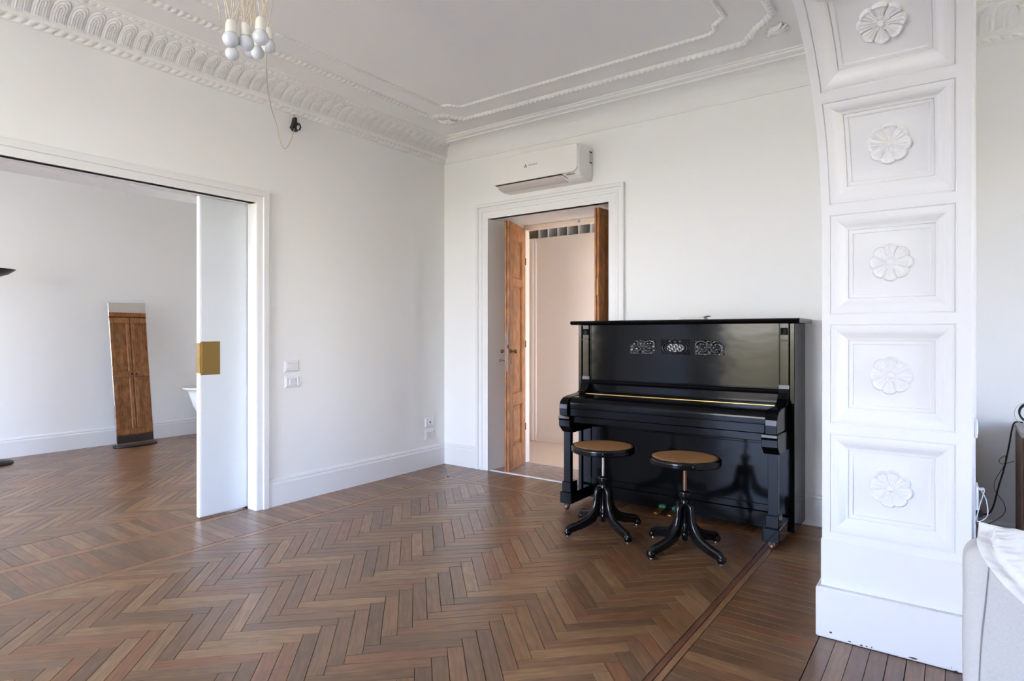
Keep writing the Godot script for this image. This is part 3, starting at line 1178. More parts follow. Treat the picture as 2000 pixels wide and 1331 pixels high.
func door_leaf(root: Node3D, hinge: Vector3, free: Vector3, left: bool) -> void:
	var w := hinge.distance_to(free)
	var ex := (free - hinge).normalized()
	var n := ex.cross(Vector3.UP).normalized()
	if n.x < 0:
		n = -n
	# local frame: x along the leaf, y up, z towards +x of the room
	root.transform = Transform3D(Basis(ex, Vector3.UP, ex.cross(Vector3.UP)), hinge)
	var sg := signf(n.dot(ex.cross(Vector3.UP)))
	var z0 := 0.0
	var z1 := -0.042 * sg
	var top := 2.272
	var sw := 0.092
	for s in [[0.0, sw], [w - sw, w]]:
		box_part("stile", Vector3(s[0], 0, z0), Vector3(s[1], top, z1), M.pine, root, 0.003)
	var rails := [[0.0, 0.205], [0.585, 0.690], [1.695, 1.765], [2.125, top]]
	for r in rails:
		box_part("rail", Vector3(sw, r[0], z0), Vector3(w - sw, r[1], z1), M.pine, root, 0.002)
	for k in 3:
		var y0: float = rails[k][1]
		var y1: float = rails[k + 1][0]
		var st := new_st()
		for side in 2:
			var zf := z0 if side == 0 else z1
			var dirz := -signf(z1) * (1.0 if side == 0 else -1.0)
			var prof := [Vector2(0, 0), Vector2(0.002, -0.005), Vector2(0.007, -0.007), Vector2(0.012, -0.017), Vector2(0.019, -0.0175), Vector2(0.046, -0.008), Vector2(0.048, -0.007)]
			for i in prof.size() - 1:
				var a: Vector2 = prof[i]
				var b: Vector2 = prof[i + 1]
				for e in 4:
					var ca := [Vector2(sw + a.x, y0 + a.x), Vector2(w - sw - a.x, y0 + a.x), Vector2(w - sw - a.x, y1 - a.x), Vector2(sw + a.x, y1 - a.x)]
					var cb := [Vector2(sw + b.x, y0 + b.x), Vector2(w - sw - b.x, y0 + b.x), Vector2(w - sw - b.x, y1 - b.x), Vector2(sw + b.x, y1 - b.x)]
					var p: Vector2 = ca[e]
					var q: Vector2 = ca[(e + 1) % 4]
					var r: Vector2 = cb[(e + 1) % 4]
					var s: Vector2 = cb[e]
					quad_out(st, Vector3(p.x, p.y, zf + a.y * dirz), Vector3(q.x, q.y, zf + a.y * dirz), Vector3(r.x, r.y, zf + b.y * dirz), Vector3(s.x, s.y, zf + b.y * dirz), Vector3((p.x + r.x) / 2, (p.y + r.y) / 2, (z0 + z1) / 2))
			var l: Vector2 = prof[-1]
			quad_out(st, Vector3(sw + l.x, y0 + l.x, zf + l.y * dirz), Vector3(w - sw - l.x, y0 + l.x, zf + l.y * dirz), Vector3(w - sw - l.x, y1 - l.x, zf + l.y * dirz), Vector3(sw + l.x, y1 - l.x, zf + l.y * dirz), Vector3(w / 2, (y0 + y1) / 2, (z0 + z1) / 2))
		part("panel", st, M.pine, root)
	# meeting bead, with the dark rebate beside it
	box_part("meeting_bead", Vector3(w, 0.0, z1 * 0.02), Vector3(w + 0.006, top, z1 * 0.42), M.pine_edge, root, 0.002)
	box_part("meeting_bead", Vector3(w, 0.0, z1 * 0.56), Vector3(w + 0.009, top, z1 * 1.0), M.pine_edge, root, 0.002)
	for y in [0.35, 1.15, 1.95]:
		var h := new_st(true)
		lathe(h, [Vector2(0, -0.035), Vector2(0.005, -0.031), Vector2(0.005, 0.031), Vector2(0, 0.035)], 10, Transform3D(Basis.IDENTITY, Vector3(-0.004, y, 0.006 * sg)))
		part("hinge", h, M.old_brass, root)
	if left:
		var lock := box_part("lock_plate", Vector3(w + 0.006, 0.905, z1 * 0.08), Vector3(w + 0.0115, 1.275, z1 * 0.55), M.dull_steel, root, 0.001)
		box_part("lock_bolt", Vector3(w + 0.009, 1.115, z1 * 0.12), Vector3(w + 0.020, 1.150, z1 * 0.42), M.iron, lock, 0.002)
		for s in [0.0, 1.0]:
			var base_z := z0 if s == 0.0 else z1
			var out := sg if s == 0.0 else -sg
			var k := new_st(true)
			var prof := [Vector2(0.0, 0.0), Vector2(0.019, 0.0), Vector2(0.019, 0.003), Vector2(0.008, 0.006), Vector2(0.007, 0.030), Vector2(0.016, 0.036), Vector2(0.019, 0.046), Vector2(0.014, 0.056), Vector2(0.0, 0.059)]
			lathe(k, prof, 16, Transform3D(Basis(Vector3.RIGHT, Vector3(0, 0, out), Vector3.DOWN * out), Vector3(w - 0.045, 1.09, base_z)))
			part("knob", k, M.old_brass, root)
			box_part("escutcheon", Vector3(w - 0.060, 0.975, base_z), Vector3(w - 0.030, 1.035, base_z + out * 0.003), M.old_brass, root, 0.001)
		var key := new_st(true)
		var oz := z1 - 0.003 * sg
		tube(key, [Vector3(w - 0.045, 1.005, oz), Vector3(w - 0.045, 1.005, oz - 0.045 * sg)], 0.003, 8)
		var ring := []
		for i in 17:
			var a := TAU * i / 16.0
			ring.append(Vector3(w - 0.045, 1.005 + 0.012 * sin(a), oz - (0.058 - 0.012 * cos(a)) * sg))
		tube(key, ring, 0.0025, 6)
		part("key", key, M.iron, root)
	else:
		box_part("lock_plate", Vector3(w + 0.006, 1.56, z1 * 0.08), Vector3(w + 0.011, 1.70, z1 * 0.5), M.old_brass, root, 0.001)

# ------------------------------------------------------------------ piano
func relief_panel(x0: float, x1: float, y0: float, y1: float, z: float, kind: int) -> ArrayMesh:
	var nu := 110
	var nv := 60
	var w := x1 - x0
	var h := y1 - y0
	return grid(nu, nv, func(i: int, j: int) -> Vector3:
		var u := float(i) / nu
		var v := float(j) / nv
		var d := -0.004
		var p := Vector2(u * w, v * h)
		var hh := 0.0
		if kind == 1:          # centre: cartouche of nested scrolls
			var q := Vector2((u - 0.5) * 2.0, (v - 0.44) * 2.0)
			var r := sqrt(pow(absf(q.x), 2.4) + pow(absf(q.y) * 1.05, 2.4))
			if r < 0.52:
				hh = 0.22 + 0.10 * sin(34.0 * u + 5.0 * v) * sin(22.0 * v)
			else:
				hh = 0.50 + 0.50 * cos((r - 0.60) * 30.0)
			if v > 0.72 and absf(q.x) < 0.5:
				hh = maxf(hh, 0.9 * absf(cos(q.x * 9.0)) * sin(PI * clampf((v - 0.70) / 0.3, 0, 1)))
		else:                  # side: two scrolling acanthus leaves on a sunk ground
			var uu := u if kind == 2 else 1.0 - u
			hh = 0.18 + 0.14 * sin(uu * 31.0 + v * 9.0) * sin(v * 17.0 - uu * 8.0)
			for c in [Vector2(0.27, 0.46), Vector2(0.74, 0.48)]:
				var q := Vector2((uu - c.x) * w, (v - c.y) * h)
				var r := q.length() / (h * 0.5)
				var a := atan2(q.y, q.x * (1.0 if c.x < 0.5 else -1.0))
				if r < 1.06:
					var swirl := 0.5 + 0.5 * cos(a - r * 9.0)
					var veins := 0.5 + 0.5 * cos(6.0 * a + r * 7.0)
					hh = maxf(hh, pow(swirl, 0.7) * (0.70 + 0.30 * veins) * (1.05 - 0.35 * r))
			hh = maxf(hh, 0.75 * absf(sin(uu * 15.0)) * exp(-pow((v - 0.90) / 0.12, 2.0)))
			hh = maxf(hh, 0.60 * absf(sin(uu * 13.0 + 1.0)) * exp(-pow((v - 0.06) / 0.10, 2.0)))
			var top := 1.0 - 0.42 * pow(maxf(0.0, 0.42 - uu) / 0.42, 2.0)
			if v > top:
				hh = 0.0
		var edge := minf(minf(u, 1.0 - u) * w, minf(v, 1.0 - v) * h)
		d += 0.016 * clampf(hh, 0.0, 1.0) * smoothstep(0.0, 0.004, edge)
		return Vector3(x0 + p.x, y0 + p.y, z + d))

func piano() -> void:
	var t := thing("upright_piano", "black lacquered upright piano with carved panels against the back wall", "piano", Vector3(2.455, 0, 0))
	var P: Material = M.piano
	for s in [-1.0, 1.0]:
		box_part("side_panel", Vector3(s * 0.727, 0.035, 0.045), Vector3(s * 0.755, 1.317, 0.370), P, t, 0.003)
	box_part("back_frame", Vector3(-0.727, 0.035, 0.045), Vector3(0.727, 1.31, 0.075), M.black, t)
	# lid
	var st := new_st()
	prism(st, PackedVector2Array([Vector2(0.035, 1.318), Vector2(0.420, 1.318), Vector2(0.432, 1.322), Vector2(0.438, 1.332), Vector2(0.434, 1.342), Vector2(0.424, 1.347), Vector2(0.035, 1.347)]), -0.79, 0.795, Transform3D(Basis(Vector3.BACK, Vector3.UP, Vector3.RIGHT), Vector3.ZERO), 0.003)
	var lid := part("lid", st, P, t)
	box_part("lid_hinge", Vector3(-0.77, 1.3465, 0.118), Vector3(0.77, 1.3485, 0.126), M.old_brass, lid, 0.0005)
	# upper panel and its frame
	box_part("upper_panel", Vector3(-0.665, 0.905, 0.30), Vector3(0.668, 1.318, 0.352), P, t, 0.002)
	for s in [-1.0, 1.0]:
		var pil := box_part("pilaster", Vector3(s * 0.668, 0.885, 0.290), Vector3(s * 0.722, 1.318, 0.364), P, t, 0.003)
		var cx: float = s * 0.695
		obj("carved_block", relief_panel(cx - 0.023, cx + 0.023, 1.243, 1.290, 0.3665, 1), M.carve, pil)
		box_part("pilaster_ledge", Vector3(s * 0.666, 1.205, 0.362), Vector3(s * 0.724, 1.215, 0.372), P, pil, 0.002)
	st = new_st()
	prism(st, PackedVector2Array([Vector2(0.30, 0.878), Vector2(0.374, 0.878), Vector2(0.376, 0.886), Vector2(0.368, 0.893), Vector2(0.364, 0.903), Vector2(0.356, 0.908), Vector2(0.30, 0.908)]), -0.722, 0.722, Transform3D(Basis(Vector3.BACK, Vector3.UP, Vector3.RIGHT), Vector3.ZERO))
	part("panel_moulding", st, P, t)
	var bead := new_st()
	for e in [[Vector3(-0.664, 0.907, 0.350), Vector3(0.667, 0.915, 0.357)], [Vector3(-0.664, 0.915, 0.350), Vector3(-0.656, 1.317, 0.357)], [Vector3(0.659, 0.915, 0.350), Vector3(0.667, 1.317, 0.357)]]:
		bx(bead, e[0], e[1], 0.002)
	part("panel_bead", bead, P, t)
	obj("carved_ornament", relief_panel(-0.341, -0.147, 1.107, 1.212, 0.3535, 2), M.carve, t)
	obj("carved_ornament", relief_panel(-0.108, 0.098, 1.109, 1.215, 0.3535, 1), M.carve, t)
	obj("carved_ornament", relief_panel(0.130, 0.330, 1.107, 1.212, 0.3535, 3), M.carve, t)
	# name board, closed key lid, key slip and key bed
	box_part("name_board", Vector3(-0.722, 0.800, 0.30), Vector3(0.722, 0.878, 0.345), P, t, 0.002)
	st = new_st(true)
	st.set_smooth_group(-1)
	var fall := [Vector2(0.345, 0.780), Vector2(0.345, 0.806), Vector2(0.43, 0.812), Vector2(0.58, 0.806)]
	for k in 9:
		var a := PI * 0.5 * (1.0 - k / 8.0)
		fall.append(Vector2(0.622 + 0.045 * cos(a), 0.757 + 0.046 * sin(a)))
	fall.append_array([Vector2(0.667, 0.735), Vector2(0.60, 0.735)])
	prism(st, PackedVector2Array(fall), -0.655, 0.655, Transform3D(Basis(Vector3.BACK, Vector3.UP, Vector3.RIGHT), Vector3.ZERO))
	var lidk := part("key_lid", st, P, t)
	box_part("brass_hinge", Vector3(-0.727, 0.8115, 0.424), Vector3(0.664, 0.8145, 0.434), M.brass, lidk, 0.0005)
	box_part("key_slip", Vector3(-0.655, 0.672, 0.60), Vector3(0.655, 0.728, 0.668), P, t, 0.004)
	box_part("key_slip_bead", Vector3(-0.655, 0.727, 0.60), Vector3(0.655, 0.735, 0.672), P, t, 0.002)
	box_part("key_bed", Vector3(-0.722, 0.626, 0.345), Vector3(0.722, 0.672, 0.660), P, t, 0.003)
	for s in [-1.0, 1.0]:
		st = new_st()
		var arm := [Vector2(0.345, 0.672), Vector2(0.345, 0.935)]
		for k in 9:
			var a := PI * 0.5 * k / 8.0
			arm.append(Vector2(0.47 - 0.105 * cos(a), 0.935 - 0.118 * sin(a)))
		arm.append_array([Vector2(0.60, 0.806), Vector2(0.645, 0.797), Vector2(0.675, 0.780), Vector2(0.690, 0.755), Vector2(0.694, 0.725), Vector2(0.692, 0.676), Vector2(0.40, 0.672)])
		prism(st, PackedVector2Array(arm), s * 0.660, s * 0.726, Transform3D(Basis(Vector3.BACK, Vector3.UP, Vector3.RIGHT), Vector3.ZERO), 0.003)
		part("key_arm", st, P, t)
		st = new_st()
		prism(st, PackedVector2Array([Vector2(0.375, 0.552), Vector2(0.375, 0.670), Vector2(0.698, 0.670), Vector2(0.700, 0.655), Vector2(0.692, 0.640), Vector2(0.692, 0.600), Vector2(0.640, 0.552)]), s * 0.640, s * 0.730, Transform3D(Basis(Vector3.BACK, Vector3.UP, Vector3.RIGHT), Vector3.ZERO), 0.003)
		part("arm_bracket", st, P, t)
		box_part("leg", Vector3(s * 0.664, 0.150, 0.605), Vector3(s * 0.720, 0.555, 0.640), P, t, 0.002)
		var foot := box_part("foot", Vector3(s * 0.640, 0.048, 0.372), Vector3(s * 0.734, 0.128, 0.672), P, t, 0.004)
		box_part("foot_block", Vector3(s * 0.652, 0.126, 0.560), Vector3(s * 0.727, 0.200, 0.655), P, foot, 0.004)
		for z in [0.645, 0.14]:
			var cs := new_st(true)
			lathe(cs, [Vector2(0, -0.014), Vector2(0.017, -0.012), Vector2(0.021, -0.006), Vector2(0.021, 0.006), Vector2(0.017, 0.012), Vector2(0, 0.014)], 18, Transform3D(Basis(Vector3(0, 1, 0), Vector3(1, 0, 0), Vector3(0, 0, -1)), Vector3(s * 0.690, 0.0215, z)))
			part("caster", cs, M.rust_screw, t)
			box_part("caster_fork", Vector3(s * 0.690 - 0.020, 0.022, z - 0.010), Vector3(s * 0.690 + 0.020, 0.050, z + 0.010), M.iron, t, 0.002)
	box_part("lower_panel", Vector3(-0.727, 0.135, 0.30), Vector3(0.727, 0.628, 0.345), P, t, 0.002)
	var fr := new_st()
	for e in [[Vector3(-0.727, 0.135, 0.344), Vector3(-0.655, 0.628, 0.354)], [Vector3(0.655, 0.135, 0.344), Vector3(0.727, 0.628, 0.354)], [Vector3(-0.655, 0.56, 0.344), Vector3(0.655, 0.628, 0.354)], [Vector3(-0.655, 0.135, 0.344), Vector3(0.655, 0.18, 0.354)]]:
		bx(fr, e[0], e[1], 0.003)
	part("lower_frame", fr, P, t)
	box_part("bottom_rail", Vector3(-0.727, 0.035, 0.30), Vector3(0.727, 0.134, 0.360), P, t, 0.003)
	for x in [-0.085, 0.010]:
		st = new_st(true)
		st.set_smooth_group(-1)
		prism(st, PackedVector2Array([Vector2(-0.013, 0.34), Vector2(0.013, 0.34), Vector2(0.015, 0.42), Vector2(0.022, 0.455), Vector2(0.020, 0.485), Vector2(0.010, 0.500), Vector2(-0.010, 0.500), Vector2(-0.020, 0.485), Vector2(-0.022, 0.455), Vector2(-0.015, 0.42)]), 0.0, 0.010, Transform3D(Basis(Vector3.RIGHT, Vector3(0, -0.10, 1), Vector3.UP), Vector3(x, 0.088, 0)), 0.002)
		var pd := part("pedal", st, M.brass, t)
		box_part("pedal_felt", Vector3(x - 0.022, 0.052, 0.360), Vector3(x + 0.022, 0.072, 0.395), M.felt, pd, 0.002)
	# papers lying on the lid
	var b := thing("booklet", "thin pale booklet lying on the piano lid", "booklet", Vector3(2.575, 1.3487, 0.335), 0.12)
	box_part("back_cover", Vector3(-0.088, 0.0, -0.065), Vector3(0.088, 0.002, 0.065), M.paper, b, 0.0005)
	box_part("pages", Vector3(-0.080, 0.002, -0.062), Vector3(0.078, 0.012, 0.062), M.paper, b, 0.001)
	st = new_st()
	prism(st, PackedVector2Array([Vector2(-0.088, 0.012), Vector2(0.05, 0.0125), Vector2(0.080, 0.016), Vector2(0.100, 0.0225), Vector2(0.100, 0.0240), Vector2(0.078, 0.0180), Vector2(0.05, 0.0145), Vector2(-0.088, 0.014)]), -0.066, 0.066, Transform3D.IDENTITY)
	part("front_cover", st, M.paper, b)

# ------------------------------------------------------------------ stools
func stools() -> void:
	stool("black piano stool with cane seat nearer the doorway, bright steel screw", Vector3(2.20, 0, 0.925), -29.0, M.screw, 0.0)
	stool("black piano stool with cane seat nearer the arch pier, rusty screw", Vector3(2.745, 0, 0.968), -23.5, M.rust_screw, 0.0)

func stool(label: String, at: Vector3, deg: float, screw: Material, lift: float) -> void:
	var t := thing("piano_stool", label, "stool", at, deg_to_rad(deg), "piano stools with cane seats")
	var y := 0.548 + lift
	var st := new_st(true)
	lathe(st, [Vector2(0.180, y - 0.012), Vector2(0.184, y - 0.004), Vector2(0.190, y - 0.001), Vector2(0.197, y - 0.003), Vector2(0.202, y - 0.010), Vector2(0.203, y - 0.020), Vector2(0.200, y - 0.027), Vector2(0.202, y - 0.034), Vector2(0.197, y - 0.042), Vector2(0.165, y - 0.042), Vector2(0.165, y - 0.012), Vector2(0.180, y - 0.012)], 56)
	var rim := part("seat_rim", st, M.stool, t)
	for k in 2:
		var a := 0.6 + PI * k
		box_part("rim_screw", Vector3(0.200 * cos(a) - 0.006, y - 0.028, 0.200 * sin(a) - 0.006), Vector3(0.200 * cos(a) + 0.006, y - 0.014, 0.200 * sin(a) + 0.006), M.iron, rim, 0.003)
	st = new_st(true)
	lathe(st, [Vector2(0.0, y - 0.014), Vector2(0.182, y - 0.012), Vector2(0.187, y - 0.003), Vector2(0.165, y + 0.0005), Vector2(0.08, y - 0.003), Vector2(0.0, y - 0.004)], 56)
	part("cane_seat", st, M.cane, t)
	st = new_st()
	bx(st, Vector3(-0.150, y - 0.056, -0.022), Vector3(0.150, y - 0.040, 0.022), 0.003)
	part("seat_bar", st, M.stool, t)
	var nut := new_st(true)
	lathe(nut, [Vector2(0, y - 0.076), Vector2(0.026, y - 0.074), Vector2(0.026, y - 0.056), Vector2(0, y - 0.056)], 6)
	part("screw_plate", nut, M.iron, t)
	# screw with its thread
	st = new_st(true)
	var prof := []
	var n := 22
	for k in n + 1:
		var yy := lerpf(0.335, y - 0.07, float(k) / n)
		prof.append(Vector2(0.0095 if k % 2 == 0 else 0.0118, yy))
	lathe(st, prof, 14)
	part("screw", st, screw, t)
	# turned column with a drop finial
	st = new_st(true)
	lathe(st, [Vector2(0.0, 0.352), Vector2(0.018, 0.352), Vector2(0.030, 0.348), Vector2(0.034, 0.340), Vector2(0.031, 0.332), Vector2(0.033, 0.324), Vector2(0.030, 0.314), Vector2(0.022, 0.306), Vector2(0.021, 0.290), Vector2(0.025, 0.284), Vector2(0.025, 0.276), Vector2(0.019, 0.268), Vector2(0.020, 0.18), Vector2(0.018, 0.135), Vector2(0.024, 0.130), Vector2(0.024, 0.122), Vector2(0.015, 0.115), Vector2(0.022, 0.104), Vector2(0.023, 0.092), Vector2(0.014, 0.082), Vector2(0.018, 0.072), Vector2(0.011, 0.062), Vector2(0.0, 0.058)], 28)
	part("column", st, M.stool, t)
	# four curved legs
	var ctrl := [Vector2(0.020, 0.262), Vector2(0.034, 0.272), Vector2(0.046, 0.262), Vector2(0.052, 0.235), Vector2(0.056, 0.195), Vector2(0.072, 0.145), Vector2(0.110, 0.104), Vector2(0.165, 0.080), Vector2(0.215, 0.066), Vector2(0.244, 0.060), Vector2(0.262, 0.046), Vector2(0.266, 0.030)]
	var top := smooth_path(ctrl, 4)
	var poly := PackedVector2Array()
	for p in top:
		poly.append(p)
	for p in [Vector2(0.262, 0.016), Vector2(0.244, 0.016), Vector2(0.236, 0.026), Vector2(0.205, 0.032), Vector2(0.15, 0.042), Vector2(0.10, 0.058), Vector2(0.06, 0.078), Vector2(0.040, 0.115), Vector2(0.034, 0.16), Vector2(0.030, 0.21), Vector2(0.020, 0.235)]:
		poly.append(p)
	for k in 4:
		var a := PI * 0.5 * k
		var d := Vector3(cos(a), 0, sin(a))
		var side := d.cross(Vector3.UP)
		var leg := new_st()
		prism(leg, poly, -0.014, 0.014, Transform3D(Basis(d, Vector3.UP, side), Vector3.ZERO), 0.004)
		leg.set_smooth_group(0)
		var path := []
		for p in top:
			path.append(d * p.x + Vector3.UP * p.y)
		tube(leg, path, 0.0178, 10)
		var lo := part("leg", leg, M.stool, t)
		var vol := new_st(true)
		lathe(vol, [Vector2(0, -0.021), Vector2(0.018, -0.018), Vector2(0.022, 0.0), Vector2(0.018, 0.018), Vector2(0, 0.021)], 16, Transform3D(Basis(Vector3.UP.cross(side), side, Vector3.UP), d * 0.262 + Vector3.UP * 0.032))
		part("foot_scroll", vol, M.stool, lo)
		var gl := new_st(true)
		lathe(gl, [Vector2(0, 0.0), Vector2(0.008, 0.0), Vector2(0.010, 0.006), Vector2(0.009, 0.018), Vector2(0, 0.020)], 12, Transform3D(Basis.IDENTITY, d * 0.258))
		part("glide", gl, M.screw, lo)

# ------------------------------------------------------------------ fittings of the piano room
func room_fixtures() -> void:
	air_conditioner()
	switch_plate("white switch plate with two narrow keys, upper of the pair beside the sliding door", Vector3(0, 1.013, 1.681), 0.125, 0.086, [[-0.022, 0.044], [0.022, 0.044]], false)
	switch_plate("white switch plate with a single wide key, lower of the pair beside the sliding door", Vector3(0, 0.895, 1.677), 0.125, 0.086, [[0.0, 0.05]], false)
	switch_plate("white aerial socket plate with one round hole above the baseboard", Vector3(0, 0.422, 0.211), 0.118, 0.088, [[0.0, 0.04]], true)
	switch_plate("white socket plate with two modules just under the aerial socket", Vector3(0, 0.304, 0.212), 0.118, 0.088, [[-0.02, 0.036], [0.02, 0.036]], false)
	pendant()

func switch_plate(label: String, at: Vector3, w: float, h: float, keys: Array, hole: bool) -> void:
	var t := thing("wall_socket" if at.y < 0.6 else "light_switch", label, "socket" if at.y < 0.6 else "switch", at)
	var st := new_st()
	var on := func(p: Vector2, d: float) -> Vector3: return Vector3(d, p.y, p.x)
	var a := w / 2
	var b := h / 2
	moulding(st, [Vector2(-a, -b), Vector2(-a, b), Vector2(a, b), Vector2(a, -b)], [Vector2(0, 0), Vector2(0, 0.004), Vector2(-0.012, 0.011), Vector2(-0.020, 0.011), Vector2(-0.022, 0.008)], on, true)
	quad(st, Vector3(0.008, -b + 0.022, a - 0.022), Vector3(0.008, -b + 0.022, -a + 0.022), Vector3(0.008, b - 0.022, -a + 0.022), Vector3(0.008, b - 0.022, a - 0.022))
	part("plate", st, M.switch, t)
	for k in keys:
		box_part("key", Vector3(0.006, -b + 0.023, k[0] - k[1] / 2 + 0.001), Vector3(0.0125, b - 0.023, k[0] + k[1] / 2 - 0.001), M.switch, t, 0.0015)
	if hole:
		st = new_st(true)
		lathe(st, [Vector2(0, 0.0), Vector2(0.008, 0.0), Vector2(0.008, 0.0138), Vector2(0.006, 0.0148), Vector2(0, 0.0148)], 16, Transform3D(Basis(Vector3.UP, Vector3.RIGHT, Vector3.FORWARD), Vector3.ZERO))
		part("aerial_hole", st, M.rubber, t)

func air_conditioner() -> void:
	var t := thing("air_conditioner", "white wall-mounted air conditioner above the double door", "air conditioner", Vector3(1.20, 2.49, 0))
	# section (z, y) of the body
	var body := PackedVector2Array([Vector2(0, 0.0), Vector2(0.10, 0.0), Vector2(0.150, 0.006), Vector2(0.190, 0.022), Vector2(0.212, 0.048), Vector2(0.222, 0.085), Vector2(0.224, 0.18), Vector2(0.216, 0.235), Vector2(0.196, 0.262), Vector2(0.15, 0.272), Vector2(0, 0.272)])
	var st := new_st()
	var zx := Transform3D(Basis(Vector3.BACK, Vector3.UP, Vector3.RIGHT), Vector3.ZERO)
	prism(st, body, -0.418, 0.420, zx, 0.012)
	part("body", st, M.plastic, t)
	# front panel with its round lower corner on the right
	st = new_st()
	var fp := PackedVector2Array([Vector2(-0.416, 0.040), Vector2(0.360, 0.040)])
	for k in 7:
		var a := -PI * 0.5 + PI * 0.5 * k / 6.0
		fp.append(Vector2(0.362 + 0.046 * cos(a), 0.088 + 0.046 * sin(a)))
	fp.append_array(PackedVector2Array([Vector2(0.408, 0.255), Vector2(0.398, 0.262), Vector2(-0.416, 0.262)]))
	prism(st, fp, 0.205, 0.232, Transform3D.IDENTITY, 0.004)
	part("front_panel", st, M.plastic, t)
	# louvre below, and the dark line over it
	st = new_st()
	prism(st, PackedVector2Array([Vector2(0.105, -0.003), Vector2(0.152, 0.002), Vector2(0.190, 0.018), Vector2(0.212, 0.036), Vector2(0.208, 0.040), Vector2(0.188, 0.024), Vector2(0.150, 0.008), Vector2(0.105, 0.003)]), -0.395, 0.255, zx)
	part("louvre", st, M.vent, t)
	box_part("louvre_gap", Vector3(-0.40, 0.034, 0.200), Vector3(0.262, 0.0385, 0.2255), M.rubber, t, 0.0005)
	st = new_st(true)
	tube(st, [Vector3(0.262, 0.036, 0.2235), Vector3(0.276, 0.026, 0.2150), Vector3(0.285, 0.014, 0.200), Vector3(0.296, 0.006, 0.182)], 0.0022, 6)
	part("louvre_end_seam", st, M.rubber, t)
	box_part("display_strip", Vector3(0.30, 0.026, 0.200), Vector3(0.372, 0.033, 0.2165), M.grey_mark, t, 0.001)
	# logo: three diamonds and lettering
	var f := SystemFont.new()
	f.font_names = PackedStringArray(["Droid Sans"])
	var tm := TextMesh.new()
	tm.font = f
	tm.text = "MITSUBISHI"
	tm.font_size = 24
	tm.pixel_size = 0.00064
	tm.depth = 0.0012
	var lo := obj("logo_lettering", tm, M.grey_mark, t)
	lo.position = Vector3(-0.008, 0.158, 0.2325)
	st = new_st()
	for c in [Vector2(0, 0.009), Vector2(-0.008, -0.005), Vector2(0.008, -0.005)]:
		prism(st, PackedVector2Array([c + Vector2(-0.0075, 0), c + Vector2(0, -0.009), c + Vector2(0.0075, 0), c + Vector2(0, 0.009)]), 0.0, 0.0012, Transform3D(Basis.IDENTITY, Vector3(-0.082, 0.154, 0.232)))
	part("logo_mark", st, M.grey_mark, t)
	# sticker and clips on the right end
	box_part("side_sticker", Vector3(0.4195, 0.150, 0.020), Vector3(0.4208, 0.235, 0.055), M.vent, t, 0.0004)
	for y in [0.225, 0.140]:
		box_part("side_clip", Vector3(0.4195, y, 0.014), Vector3(0.4225, y + 0.010, 0.052), M.rubber, t, 0.001)

